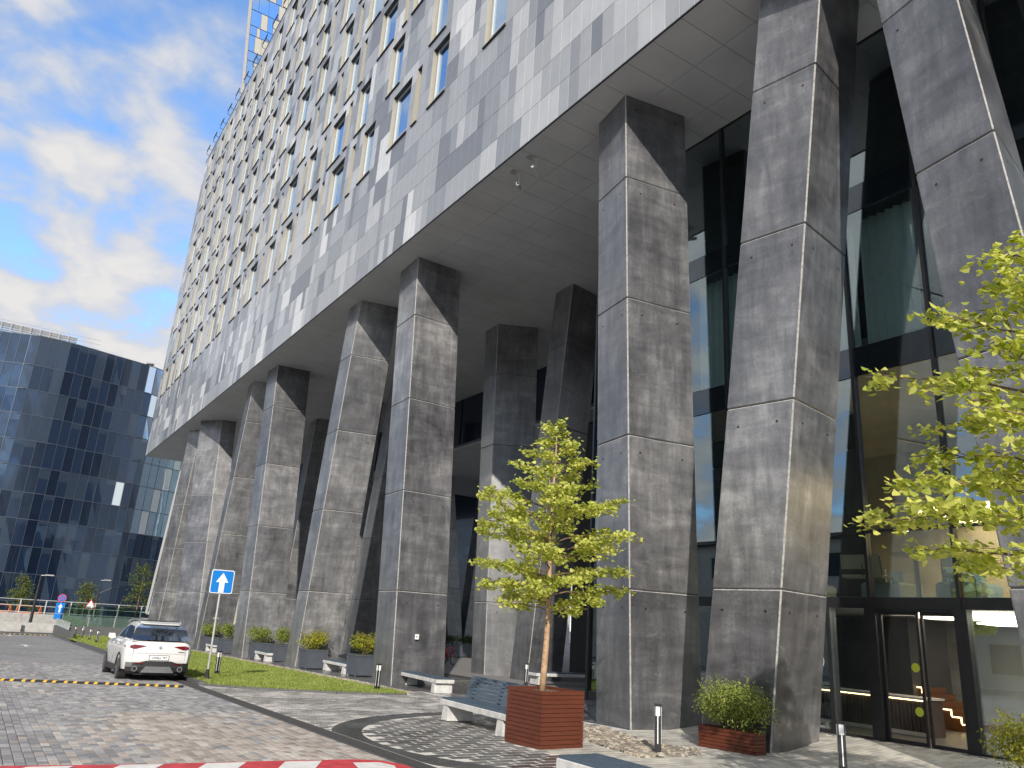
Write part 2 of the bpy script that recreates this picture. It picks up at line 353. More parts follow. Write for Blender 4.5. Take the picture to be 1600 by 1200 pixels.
def leaf_mat(name, c1, c2, trans=0.45):
    m = NT(name); n = m.noise(m.pos(), 1.6, 3); r = m.n('ShaderNodeNewGeometry').outputs['Random Per Island']
    cc = m.ramp(m.math('ADD', m.math('MULTIPLY', n, 0.5), m.math('MULTIPLY', r, 0.5)), [(0.15, tuple(x*0.8 for x in c1)), (0.38, c1), (0.75, c2)])
    d = m.n('ShaderNodeBsdfPrincipled', {'Base Color': cc, 'Roughness': 0.45, 'Specular IOR Level': 0.35})
    t = m.n('ShaderNodeBsdfTranslucent', {0: m.mix(1.0, cc, (1.0, 1.0, 0.55), 'MULTIPLY')})
    return m.done(m.n('ShaderNodeMixShader', {0: trans, 1: d.outputs[0], 2: t.outputs[0]}).outputs[0])
M['grass'] = leaf_mat('lawn_grass', (0.22, 0.29, 0.06), (0.44, 0.49, 0.13), 0.35)
M['lime_leaf'] = leaf_mat('lime_tree_leaf', (0.42, 0.48, 0.09), (0.84, 0.83, 0.25), 0.58)
M['shrub_leaf'] = leaf_mat('spirea_leaf', (0.16, 0.21, 0.035), (0.42, 0.45, 0.11), 0.35)
M['shrub_yellow'] = leaf_mat('golden_shrub_leaf', (0.20, 0.22, 0.02), (0.50, 0.46, 0.05), 0.35)
M['shrub_dark'] = leaf_mat('dark_hedge_leaf', (0.04, 0.07, 0.015), (0.09, 0.12, 0.03), 0.25)  # darker green than the other shrub leaves
M['far_leaf'] = leaf_mat('street_tree_leaf', (0.07, 0.11, 0.025), (0.24, 0.26, 0.05), 0.3)
M['bark'] = simple('pale_young_bark', (0.42, 0.27, 0.16), 0.75, var=0.25, scale=9, bump=0.3)
M['twig'] = simple('grey_brown_twig', (0.16, 0.10, 0.06), 0.8, var=0.25, scale=12, bump=0.2)
def wood_mat(name, c, rough=0.5):
    m = NT(name); n = m.noise(m.pos((6, 6, 40)), 1.0, 5, 0.6); n2 = m.noise(m.pos(), 2.5, 4)
    cc = m.ramp(m.math('ADD', m.math('MULTIPLY', n, 0.5), m.math('MULTIPLY', n2, 0.5)), [(0.3, tuple(x*0.75 for x in c)), (0.7, tuple(x*1.2 for x in c))])
    m.pbr(cc, rough, 0, m.bump(n, 0.15, 0.004), 0.4); return m.mat
M['red_wood'] = wood_mat('red_brown_planter_plank', (0.112, 0.031, 0.016), 0.42)
M['slat'] = wood_mat('blue_grey_bench_slat', (0.060, 0.088, 0.120), 0.45)
M['bench_conc'] = simple('white_bench_concrete', (0.52, 0.51, 0.49), 0.8, var=0.22, scale=5, bump=0.25)
M['planter_grey'] = simple('slate_grey_planter', (0.075, 0.085, 0.105), 0.5, var=0.1, scale=4, bump=0.03)
M['stone'] = [simple('gravel_stone_%d' % i, c, 0.85, var=0.25, scale=16, bump=0.3) for i, c in enumerate([(0.34,0.28,0.21), (0.24,0.21,0.175), (0.44,0.39,0.32), (0.17,0.15,0.13)])]
M['lamp_white'] = simple('white_lamp_diffuser', (0.80, 0.80, 0.79), 0.4, var=0.03, bump=0)
M['sign_white'] = simple('white_sign_face', (0.80, 0.80, 0.80), 0.4, var=0.04, bump=0)
M['sign_blue'] = simple('blue_sign_face', (0.010, 0.20, 0.62), 0.35, var=0.05, bump=0)
M['sign_red'] = simple('red_sign_ring', (0.60, 0.05, 0.05), 0.4, var=0.05, bump=0)
M['galv'] = simple('galvanised_pole', (0.46, 0.46, 0.45), 0.5, 0.3, var=0.12, bump=0.05)
M['conc_light'] = simple('pale_site_concrete', (0.36, 0.35, 0.335), 0.85, var=0.18, scale=3, bump=0.2)
M['conc_grey'] = simple('grey_site_concrete', (0.26, 0.26, 0.26), 0.85, var=0.2, scale=3, bump=0.2)
M['orange'] = simple('orange_site_steel', (0.65, 0.18, 0.03), 0.5, var=0.1, bump=0)
M['paint_white'] = simple('white_car_paint', (0.66, 0.655, 0.64), 0.28, var=0.01, bump=0, coat=0.8)
M['car_glass'] = mirror_glass('car_window_glass', (0.008, 0.010, 0.013), (0.6, 0.72, 0.9), 0.0, 0.01, 0.0, 1.45)
M['car_black'] = simple('car_black_trim', (0.016, 0.016, 0.017), 0.5, bump=0)
M['chrome'] = simple('silver_trim', (0.55, 0.55, 0.55), 0.25, 0.9, var=0.03, bump=0)
M['tail_red'] = simple('tail_lamp_red', (0.16, 0.008, 0.012), 0.12, var=0.2, scale=20, bump=0, coat=0.6)
M['tyre'] = simple('tyre_rubber', (0.020, 0.020, 0.020), 0.8, scale=30, bump=0.2)
M['plate_text'] = simple('plate_lettering', (0.02, 0.02, 0.02), 0.5, bump=0)
M['beige_panel'] = simple('tower_beige_panel', (0.42, 0.40, 0.35), 0.5, var=0.05, bump=0)
M['red_paint_bike'] = simple('red_bicycle_paint', (0.55, 0.02, 0.03), 0.35, bump=0)
M['led_green'] = simple('lime_door_dot', (0.55, 0.62, 0.05), 0.5, bump=0)
M['pale_fabric'] = simple('pale_mint_upholstery', (0.42, 0.50, 0.48), 0.85, var=0.06, bump=0.05)
M['beige_seat'] = simple('beige_chair_shell', (0.45, 0.42, 0.34), 0.6, var=0.06, bump=0)
M['counter_wood'] = simple('dark_slatted_counter', (0.045, 0.028, 0.020), 0.5, bump=0)
M['copper'] = simple('copper_stair_side', (0.16, 0.062, 0.02), 0.38, 0.4, bump=0)
# ================================================================== THE SETTING
def structure(o): o['kind'] = 'structure'; return o
def ground_sheet():
    b = MB()
    xs = [-900, -200, -60, -20, 5, 14, 15, 16, 17, 18, 30, 60, 200, 900]; ys = [-400, -80, -20, 0, 13, 30, 50, 75, 110, 250, 1500]
    n = len(ys)
    pts = [(x, y, zg(x, max(y, -20)) - 0.10) for x in xs for y in ys]
    b.add(pts, [(i*n+j, (i+1)*n+j, (i+1)*n+j+1, i*n+j+1) for i in range(len(xs)-1) for j in range(n-1)])
    return structure(b.build('ground', M['ground']))
ground_sheet()
def slope_sheet(name, poly, mat, up, step=4.0, parent=None, kind=True):
    """flat sheet with a plan polygon following the ground"""
    b = MB(); b.poly([(x, y, zg(x, y)+up) for x, y in poly]); o = b.build(name, mat, parent)
    return structure(o) if kind else o
TILT = math.atan(-KS)
def inside(poly, x, y):
    c = False; j = len(poly)-1
    for i in range(len(poly)):
        xi, yi = poly[i]; xj, yj = poly[j]
        if (yi > y) != (yj > y) and x < (xj-xi)*(y-yi)/(yj-yi)+xi: c = not c
        j = i
    return c
def pave(surface, test, x0, x1, y0, y1, sx, sy, mats, up, th, gap, nind, name, bond='y', weights=None, picker=None):
    """loose pavers: the nearest as parts of the surface, the others joined into one part"""
    cells = []
    if bond == 'y':
        for i in range(int((x1-x0)/sx)):
            off = (i % 2)*sy*0.5 + random.uniform(-0.02, 0.02)
            for j in range(int((y1-y0)/sy)+1):
                cells.append((x0+(i+0.5)*sx, y0+(j+0.5)*sy-off))
    else:
        for j in range(int((y1-y0)/sy)):
            off = (j % 2)*sx*0.5 + random.uniform(-0.02, 0.02)
            for i in range(int((x1-x0)/sx)+1):
                cells.append((x0+(i+0.5)*sx-off, y0+(j+0.5)*sy))
    cells = [c for c in cells if test(*c)]
    def score(c):
        u, v, d = project((c[0], c[1], zg(*c)))
        return d if (d > 0 and -10 < u < 1610 and -50 < v < 1200) else 1e6+abs(d)
    cells.sort(key=score)
    hx, hy = sx/2-gap/2, sy/2-gap/2; c = 0.006
    def brick(b, cx, cy, cz, m):
        z0 = cz-th; z1 = cz
        q = [(-hx,-hy),(hx,-hy),(hx,hy),(-hx,hy)]
        gx = (zg(cx+.1, cy)-zg(cx-.1, cy))/.2 if (cx or cy) else 0.0
        a = [(cx+x, cy+y, z0-KS*y+gx*x) for x, y in q]; t = [(cx+x, cy+y, z1-c-KS*y+gx*x) for x, y in q]; u = [(cx+x*(1-c/hx), cy+y*(1-c/hy), z1-KS*y+gx*x) for x, y in q]
        b.add(a+t+u, [(0,1,5,4),(1,2,6,5),(2,3,7,6),(3,0,4,7),(4,5,9,8),(5,6,10,9),(6,7,11,10),(7,4,8,11),(8,9,10,11)], m)
    meshes = []
    for m in mats:
        b = MB(); brick(b, 0, 0, 0, 0); meshes.append(b.mesh(name, m))
    stuff = MB()
    for k, (cx, cy) in enumerate(cells):
        mi = picker(cx, cy) if picker else random.choices(range(len(mats)), weights)[0]
        z = zg(cx, cy)+up+random.uniform(-0.002, 0.002)
        if k < nind: inst(name, meshes[mi], surface, (cx, cy, z), (0, -math.atan((zg(cx+.1, cy)-zg(cx-.1, cy))/.2), 0))
        else: brick(stuff, cx, cy, z, mi)
    if stuff.v: stuff.build(name+'_field', mats, surface, kind='stuff')
# road, left of the drain
ROAD_X = 5.42
road = slope_sheet('road', [(-14, -6), (ROAD_X, -6), (ROAD_X, 40), (ROAD_X, 75), (-14, 75), (-14, 40)], M['bed'], -0.055)
slope_sheet('road_far_paving', [(-14, 33.9), (ROAD_X, 33.9), (ROAD_X, 75), (-14, 75)], M['far_pavers'], -0.004, parent=road, kind=False)
slope_sheet('road_near_paving', [(-14, -6), (-3.4, -6), (-3.4, 33.9), (-14, 33.9)], M['far_pavers'], -0.004, parent=road, kind=False)
slope_sheet('road_foot_paving', [(-3.4, -6), (ROAD_X, -6), (ROAD_X, 8.4), (-3.4, 8.4)], M['far_pavers'], -0.004, parent=road, kind=False)
from mathutils import noise as mnoise
def road_pick(x, y):
    n = mnoise.noise(Vector((x*0.35, y*0.22, 0.3))) + 0.35*mnoise.noise(Vector((x*1.3, y*0.9, 4)))
    brown = n + (0.55 if (x > 2.6 and y < 17.5) else -0.25) + random.uniform(-0.45, 0.45)
    if brown > 0.30: return random.choices([3, 4, 5], [4, 5, 1.6])[0]
    return random.choices([0, 1, 2, 5], [4, 5, 3, 0.35])[0]
pave(road, lambda x, y: x < ROAD_X-0.06, -3.4, ROAD_X, 8.4, 34.0, 0.12, 0.24, ROADP, 0.0, 0.05, 0.008, 300, 'paver', picker=road_pick)
# drain and kerb line between road and plaza
b = MB(); b.hexa([(ROAD_X+.01, 4, zg(0,4)-.06), (5.74, 4, zg(0,4)-.06), (5.74, 75, zg(0,75)-.06), (ROAD_X+.01, 75, zg(0,75)-.06)],
                 [(ROAD_X+.01, 4, zg(0,4)-.006), (5.74, 4, zg(0,4)-.006), (5.74, 75, zg(0,75)-.006), (ROAD_X+.01, 75, zg(0,75)-.006)])
drain = structure(b.build('drain_channel', M['kerb_dark']))
gm = MB(); gm.box(-0.13, -0.245, -0.02, 0.13, 0.245, 0.0)
for k in range(8): gm.box(-0.10, -0.215+k*0.056, 0.0, 0.10, -0.195+k*0.056, 0.004)
gme = gm.mesh('grating', M['gutter'])
for k in range(46): inst('grating', gme, drain, (5.58, 9.6+k*0.5, zg(0, 9.6+k*0.5)+0.004), (TILT, 0, 0))
# lawn outline
LAWN = [(5.95, 24.4), (6.6, 23.6), (7.75, 22.85), (9.0, 22.15), (10.2, 21.75), (10.95, 21.7), (11.05, 24), (11.0, 31), (11.0, 44), (10.9, 58), (5.95, 58)]
lawn = slope_sheet('lawn', LAWN, M['soil'], 0.035)
kb = MB(); pts = LAWN[:6]
for i in range(len(pts)-1):
    (xa, ya), (xb, yb) = pts[i], pts[i+1]; d = Vector((xb-xa, yb-ya)).normalized(); n = Vector((d.y, -d.x))*0.07
    q = [(xa+n.x, ya+n.y), (xb+n.x, yb+n.y), (xb, yb), (xa, ya)]
    kb.hexa([(x, y, zg(x, y)-0.05) for x, y in q], [(x, y, zg(x, y)+0.045) for x, y in q])
kb.hexa([(5.76, 24.5, zg(0,24.5)-.05), (5.93, 24.4, zg(0,24.5)-.05), (5.93, 58, zg(0,58)-.05), (5.76, 58, zg(0,58)-.05)], [(5.76, 24.5, zg(0,24.5)+.09), (5.93, 24.4, zg(0,24.5)+.09), (5.93, 58, zg(0,58)+.09), (5.76, 58, zg(0,58)+.09)])
structure(kb.build('lawn_kerb', M['kerb_dark']))
def grass():
    n = 90000; v = np.zeros((n*3, 3)); k = 0
    while k < n:
        y = 21.7 + 36*rng.random()**2.0; x = 5.95 + 5.1*rng.random()
        if not inside(LAWN, x, y): continue
        h = (0.035+0.05*rng.random())*(0.75+0.5*mnoise.noise(Vector((x*1.3, y*1.3, 0)))+0.25); w = 0.008 + 0.006*rng.random() + 0.0006*(y-21)
        a = rng.random()*6.283; l = rng.random()*0.045; z = zg(x, y)+0.03; b_ = rng.random()*6.283
        v[3*k] = (x+w*math.cos(a), y+w*math.sin(a), z); v[3*k+1] = (x-w*math.cos(a), y-w*math.sin(a), z); v[3*k+2] = (x+l*math.cos(b_), y+l*math.sin(b_), z+h); k += 1
    me = bpy.data.meshes.new('grass'); me.vertices.add(n*3); me.vertices.foreach_set('co', v.ravel()); me.loops.add(n*3)
    me.loops.foreach_set('vertex_index', np.arange(n*3, dtype=np.int32)); me.polygons.add(n); me.polygons.foreach_set('loop_start', np.arange(0, n*3, 3, dtype=np.int32))
    me.materials.append(M['grass']); me.update(); me.validate()
    o = bpy.data.objects.new('grass', me); col.objects.link(o); o['kind'] = 'stuff'; o['label'] = 'short bright green grass covering the lawn'; o['category'] = 'grass'
grass()
# plaza paving, circle, walk under the columns
CIRC, CR = (10.1, 12.4), 4.72
plaza = slope_sheet('plaza', [(5.75, -6), (13.2, -6), (13.2, 13.5), (12.2, 13.5), (12.2, 24.2), (10.95, 21.62), (9.0, 22.0), (7.7, 22.75), (6.55, 23.5), (5.75, 24.4)], M['joint_pale'], -0.006)
slope_sheet('cafe_forecourt', [(13.2, -6), (15.2, -6), (15.2, 13.5), (13.2, 13.5)], M['joint_pale'], -0.012)
slope_sheet('cafe_doorstep', [(15.2, -6), (15.6, -6), (15.6, 13.5), (15.2, 13.5)], M['kerb'], -0.004)
PG = [(5.75, 7), (15.2, 7), (15.2, 13.3), (12.0, 13.3), (12.0, 23.2), (11.0, 21.5), (9.0, 21.95), (7.7, 22.65), (6.55, 23.4), (5.75, 24.3)]
GRAVEL_A = [(905,1133),(936,1136),(985,1152),(1040,1166),(1092,1172),(1092,1180),(1005,1184),(955,1170),(912,1156)]
GRAVEL_A = [tuple(G(*p)[:2]) for p in GRAVEL_A]
GRAVEL_B = [(11.08, 22.0), (11.55, 22.5), (11.75, 27), (11.7, 40), (11.6, 58), (10.95, 58), (11.0, 44), (11.02, 31), (11.08, 24)]
def dist_c(x, y): return math.hypot(x-CIRC[0], y-CIRC[1])
def pale(x, y): return dist_c(x, y) < CR and (x > 8.3 and y < 12.4 + 0.3*(x-8.3)) or (x > 9.6 and y < 11.6) or x > 13.3
def not_gravel(x, y): return not inside(GRAVEL_A, x, y)
pave(plaza, lambda x, y: inside(PG, x, y) and dist_c(x, y) > CR+0.03 and not pale(x, y) and not_gravel(x, y), 5.75, 17.3, 7, 24.4, 0.24, 0.12, PLAZAP, 0.0, 0.05, 0.014, 200, 'paver', bond='x', weights=[3, 4, 3, 1.2])
pave(plaza, lambda x, y: inside(PG, x, y) and pale(x, y) and not_gravel(x, y), 5.75, 17.3, 7, 17.5, 0.30, 0.15, LIGHTP, 0.0, 0.05, 0.008, 150, 'pale_paver', bond='x', weights=[2, 3, 2])
pave(plaza, lambda x, y: inside(PG, x, y) and dist_c(x, y) < CR-0.62 and not pale(x, y) and not_gravel(x, y), 5.4, 14.9, 7.6, 17.2, 0.46, 0.23, CIRCP, 0.0, 0.05, 0.048, 150, 'circle_paver', bond='x', weights=[3, 4, 2])
nb_ = 40
for k in range(nb_):
    a0, a1 = PI*0.52+k*(PI*0.95)/nb_, PI*0.52+(k+1)*(PI*0.95)/nb_ - 0.004
    b = MB(); q = [(CIRC[0]+r*math.cos(a), CIRC[1]+r*math.sin(a)) for r, a in ((CR-0.55, a0), (CR, a0), (CR, a1), (CR-0.55, a1))]
    if min(p[0] for p in q) < 5.76: q = [(max(x, 5.76), y) for x, y in q]
    b.hexa([(x, y, zg(x, y)-.05) for x, y in q], [(x, y, zg(x, y)+.002) for x, y in q]); b.build('circle_band_stone', M['circle_band'], plaza)
slope_sheet('colonnade_walk', [(11.75, 13.5), (13.2, 13.5), (15.3, 13.5), (15.3, 18), (15.3, 21), (17.2, 21), (17.2, 58), (17.2, 75), (11.6, 75), (11.6, 58), (11.75, 27), (11.75, 23)], M['walk_slab'], -0.03)
walk = bpy.data.objects['colonnade_walk']
sl_ = []
for i in range(4):
    for j in range(40): sl_.append((11.95+i*1.3, 14.6+j*1.3))
b = MB(); b.hexa([(-.645,-.645,-.05+KS*.645),(.645,-.645,-.05+KS*.645),(.645,.645,-.05-KS*.645),(-.645,.645,-.05-KS*.645)], [(-.645,-.645,KS*.645),(.645,-.645,KS*.645),(.645,.645,-KS*.645),(-.645,.645,-KS*.645)])
slabme = b.mesh('slab', M['walk_slab'])
for x, y in sl_:
    if x-0.65 < 11.72 and y < 23: continue
    if y > 66 or (x > 12.9 and y < 21.5): continue
    inst('slab', slabme, walk, (x+0.4, y, zg(x+0.4, y)+0.0))
# floor of the open undercroft, level with the walk
b = MB(); ys = [21, 24, 30, 45, 60, 75, 95]
for i in range(len(ys)-1):
    b.poly([(17.2, ys[i], zg(17.2, ys[i])-0.012), (46, ys[i], zg(46, ys[i])-0.012), (46, ys[i+1], zg(46, ys[i+1])-0.012), (17.2, ys[i+1], zg(17.2, ys[i+1])-0.012)])
structure(b.build('undercroft_floor', M['kerb']))
# gravel beds
def stone_mesh(m, seed, flat=0.45):
    r = random.Random(seed); b = MB(); n = 6
    ring = lambda s, z: [(s*math.cos(2*PI*k/n+r.uniform(-.25,.25))*r.uniform(.75,1.1), s*0.72*math.sin(2*PI*k/n)*r.uniform(.75,1.1), z+r.uniform(-.05,.05)) for k in range(n)]
    a = ring(0.95, 0.0); c = ring(1.0, flat*0.55); d = ring(0.62, flat)
    b.add(a+c+d, [(k,(k+1)%n,n+(k+1)%n,n+k) for k in range(n)]+[(n+k,n+(k+1)%n,2*n+(k+1)%n,2*n+k) for k in range(n)]+[tuple(range(2*n,3*n))])
    return b.mesh('stone', m)
STONES = [stone_mesh(M['stone'][k % 4], k) for k in range(12)]
def gravel(name, poly, n, smin, smax, nind):
    bed = slope_sheet(name, poly, M['bed'], -0.006)
    xs = [p[0] for p in poly]; ys = [p[1] for p in poly]; got = []
    while len(got) < n:
        x = random.uniform(min(xs), max(xs)); y = min(ys)+(max(ys)-min(ys))*(random.random() if max(ys)-min(ys) < 8 else random.random()**2.2)
        if inside(poly, x, y): got.append((x, y))
    st = MB()
    for k, (x, y) in enumerate(got):
        me = random.choice(STONES); s = random.uniform(smin, smax)*(1+0.012*(y-10)); rz = random.uniform(0, 6.28); z = zg(x, y)-0.004
        if k < nind: inst('stone', me, bed, (x, y, z), (random.uniform(-.3,.3), random.uniform(-.3,.3), rz), (s, s, s))
        else:
            R = Euler((random.uniform(-.3,.3), random.uniform(-.3,.3), rz)).to_matrix()
            st.add([R @ (v.co*s) + Vector((x, y, z)) for v in me.vertices], [tuple(p.vertices) for p in me.polygons], STONES.index(me) % 4)
    st.build('stones', M['stone'], bed, kind='stuff')
gravel('gravel_bed', GRAVEL_A, 900, 0.045, 0.10, 200)
gravel('gravel_strip', GRAVEL_B, 4200, 0.035, 0.065, 100)
# painted speed table at the foot of the picture
def paint(name, poly, mat, up, parent=None):
    b = MB(); b.poly([(x, y, zg(x, y)+up) for x, y in poly]); o = b.build(name, mat, parent)
    if parent is None: structure(o)
    return o
redm = paint('painted_speed_table', [(-3.3, 12.05), (0.6, 11.58), (2.3, 11.32), (4.0, 11.2), (4.95, 11.08), (5.22, 10.9), (5.38, 10.5), (5.38, 9.2), (-3.3, 9.2)], M['red_paint'], 0.007)
for k in range(8):
    x = -2.6+k*1.0; yt = 11.95-(x+3.3)*0.102
    if x < 4.2: paint('white_stripe', [(x+0.50, yt-0.16), (x+1.0, yt-0.20), (x+0.25, yt-1.6), (x-0.25, yt-1.6)], M['white_paint'], 0.011, redm)
paint('white_stripe', [(4.75, 10.82), (5.12, 10.75), (5.2, 10.45), (4.9, 9.6), (4.45, 9.6)], M['white_paint'], 0.011, redm)
for (px, py) in ((40, 1009), (15, 993)):
    P = G(px, py); x, y = P.x, P.y
    paint('road_arrow_marking', [(x-.08, y-1.2), (x+.08, y-1.2), (x+.08, y+.4), (x+.35, y+.4), (x, y+1.6), (x-.35, y+.4), (x-.08, y+.4)], M['white_paint'], 0.006)
# ================================================================== HOTEL BLOCK ON COLUMNS
XF, ZS = 11.28, 16.5                                          # facade plane, underside of the block
TW, TH = 0.5, 1.19                                            # facade tile
Y0, Y1, NROW = -14.0, 87.0, 29
NCOL = int((Y1-Y0)/TW)
hotel = empty('hotel_building', (XF, 40.0, -0.4), 'huge grey tile-clad block raised on tall dark slanted concrete columns', 'building')
# --- windows on the tile grid: (floor, first column counted from the far end, tiles wide)
wins = []
blocked = {}
for k in range(8):
    off = [0, 6, 1, 5, 3, 7, 2, 4][k]; c = 3 + off % 8
    while c < NCOL-4:
        w = random.choice([3, 3, 4, 3]); c0 = c + random.choice([0, 0, 1])
        y_lo = Y1-(c0+w)*TW
        if y_lo > 15: wins.append((k, c0, w))
        if random.random() < 0.62:
            c2 = c0 + w + random.choice([1, 2, 2])
            if Y1-(c2+1)*TW > 15: wins.append((k, c2, 1))
        c += 8
for k, c0, w in wins:
    for c in range(c0, c0+w):
        for r in range(3): blocked[(5+3*k+r, c)] = r
# --- tiles
shade = np.full((NROW+1, NCOL), -1, int)
for r in range(NROW+1):
    c = 0
    while c < NCOL:
        n = random.choice([1, 1, 1, 2, 2, 3]); s = random.choices(range(5), [1.5, 3.0, 4.2, 2.8, 1.1 if r < 6 else 0.5])[0]
        for q in range(c, min(NCOL, c+n)): shade[r, q] = s
        c += n
for _ in range(500):                                            # some runs two courses tall
    r = random.randrange(NROW-1); c = random.randrange(NCOL-2); shade[r+1, c:c+2] = shade[r, c:c+2]
def tile_geo(b, y, z, w, h, m, x=XF):
    g_ = 0.005; c = 0.005; x1 = x+0.045
    q = [(y+g_, z+g_), (y+w-g_, z+g_), (y+w-g_, z+h-g_), (y+g_, z+h-g_)]; p = [(y+g_+c, z+g_+c), (y+w-g_-c, z+g_+c), (y+w-g_-c, z+h-g_-c), (y+g_+c, z+h-g_-c)]
    b.add([(x1, *a) for a in q]+[(x+c, *a) for a in q]+[(x, *a) for a in p], [(0,1,5,4),(1,2,6,5),(2,3,7,6),(3,0,4,7),(4,5,9,8),(5,6,10,9),(6,7,11,10),(7,4,8,11),(8,9,10,11)], m)
tiles = []
for r in range(NROW+1):
    for c in range(NCOL):
        z = ZS+r*TH; h = TH if r < NROW else 0.62
        st = blocked.get((r, c))
        if st is not None:
            if st < 2: continue
            z += TH*0.5; h = TH*0.5
        tiles.append((Y1-(c+1)*TW, z, h, shade[r, c]))
def tscore(t):
    u, v, d = project((XF, t[0]+.25, t[1]+t[2]/2)); return d if (d > 0 and 0 < u < 1600 and 0 < v < 1200) else 1e6+abs(d)
tiles.sort(key=tscore)
full = [];
for m in TILE:
    b = MB(); tile_geo(b, 0, 0, TW, TH, 0, 0); full.append(b.mesh('facade_tile', m))
st = MB(); back = MB(); n_ind = 0
for (y, z, h, s) in tiles:
    if n_ind < 300 and abs(h-TH) < 1e-6: inst('facade_tile', full[s], hotel, (XF, y, z)); n_ind += 1
    else: tile_geo(st, y, z, TW, h, int(s))
    back.add([(XF+.05, y, z), (XF+.05, y+TW, z), (XF+.05, y+TW, z+h), (XF+.05, y, z+h)], [(0, 1, 2, 3)])
st.build('facade_tiles', TILE, hotel, kind='stuff')
back.build('facade_backing', M['backing'], hotel)
# --- windows, three widths sharing meshes
WH, WD = TH*2.5, 0.25
def window_meshes(w):
    b = MB(); t = 0.02
    b.box(0.0, 0.0, 0.0, WD+.05, t, WH, 0); b.box(0.0, w-t, 0.0, WD+.05, w, WH, 0)           # reveals
    b.box(0.0, t, WH-t, WD+.05, w-t, WH, 1); b.box(0.02, t, 0.0, WD+.05, w-t, t, 0)  # lintel underside is black: the shade under it is put into its colour
    b.box(-0.07, -0.02, -0.045, 0.02, w+.02, -0.002, 1)                                       # sill
    liner = b.mesh('window', [M['cream'], M['sill_and_lintel_shade']])
    b = MB(); f = 0.06; x0, x1 = WD-.07, WD
    side = min(0.16, w*0.2)                                                                   # cream vent panel at the far side
    b.box(x0, t, t, x1, t+f, WH-t, 0); b.box(x0, w-t-side, t, x1, w-t, WH-t, 1)
    b.box(x0-.02, w-t-side-f*0.7, t, x1, w-t-side, WH-t, 0)
    b.box(x0, t+f, WH-t-f, x1, w-t-side-f*.7, WH-t, 0); b.box(x0, t+f, t, x1, w-t-side-f*.7, t+f, 0); b.box(x0+.005, t+f, 0.50, x1, w-t-side-f*.7, 0.55, 0)
    frame = b.mesh('frame', [M['white_frame'], M['cream']])
    b = MB(); b.box(WD-.035, t+f*.5, t+f*.5, WD-.012, w-t-side-f*.5, WH-t-f*.5); pane = b.mesh('pane', M['hotel_glass'])
    return liner, frame, pane
WM = {w: window_meshes(w*TW) for w in (1, 3, 4)}
for k, c0, w in wins:
    y = Y1-(c0+w)*TW; z = ZS+(5+3*k)*TH; a, f_, p_ = WM[w]
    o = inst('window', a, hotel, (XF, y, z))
    inst('frame', f_, o, (XF, y, z)); inst('pane', p_, o, (XF, y, z))
# --- the block behind the tiles
b = MB(); b.box(XF+WD+.05, Y0, ZS+0.06, 44, Y1-.02, ZS+NROW*TH+.4); b.build('block_core', M['backing'], hotel)
b = MB(); b.box(XF-.03, Y0, ZS+NROW*TH+.62, XF+.6, Y1+.03, ZS+NROW*TH+.70); b.build('parapet_cap', M['mullion'], hotel)
b = MB(); b.box(XF+.01, Y1-.02, ZS, 44, Y1+.02, ZS+NROW*TH+.62); b.build('end_wall', TILE[2], hotel)
b = MB(); b.box(XF+.002, Y0, ZS-.022, XF+.05, Y1, ZS-.001); b.build('soffit_edge_trim', M['mullion'], hotel)
for k in range(11):
    y = 84-k*3.1; z = ZS+NROW*TH+.70; b = MB()
    b.tube([(XF+.05, y, z), (XF-.32, y, z+.05), (XF-.32, y, z+.55)], 0.03, 5); b.tube([(XF+.05, y+1.3, z), (XF-.32, y+1.3, z+.05), (XF-.32, y+1.3, z+.55)], 0.03, 5)
    b.box(XF-.36, y-.1, z+.45, XF-.28, y+1.4, z+.55); b.build('roof_bracket', M['mullion'], hotel)
# --- soffit panels
xs_n = [XF+.06, 12.85, 14.40, 15.42]; xs_f = xs_n + [16.95, 18.5, 20.05, 21.6, 23.15, 24.6]
pan = []
for j in range(int(Y1-Y0)):
    y = Y0+j; xs = xs_f if y >= 19 else xs_n
    for i in range(len(xs)-1): pan.append((xs[i], xs[i+1], y, y+1.0))
def pscore(p):
    u, v, d = project(((p[0]+p[1])/2, (p[2]+p[3])/2, ZS)); return d if (d > 0 and 0 < u < 1600 and 0 < v < 1200) else 1e6
pan.sort(key=pscore)
cache = {}; st = MB()
for k, (xa, xb, ya, yb) in enumerate(pan):
    if k < 300:
        key = round(xb-xa, 3)
        if key not in cache:
            b = MB(); b.box(0.007, 0.007, 0.0, xb-xa-.007, 0.993, 0.03); cache[key] = b.mesh('soffit_panel', M['soffit'])
        inst('soffit_panel', cache[key], hotel, (xa, ya, ZS+random.uniform(0, .004)))
    else: st.box(xa+.007, ya+.007, ZS, xb-.007, yb-.007, ZS+.03)
st.build('soffit_panels', M['soffit'], hotel, kind='stuff')
b = MB(); b.box(XF+.055, Y0, ZS+.035, 24.6, Y1, ZS+.05); b.build('soffit_backing', M['column_core'], hotel)
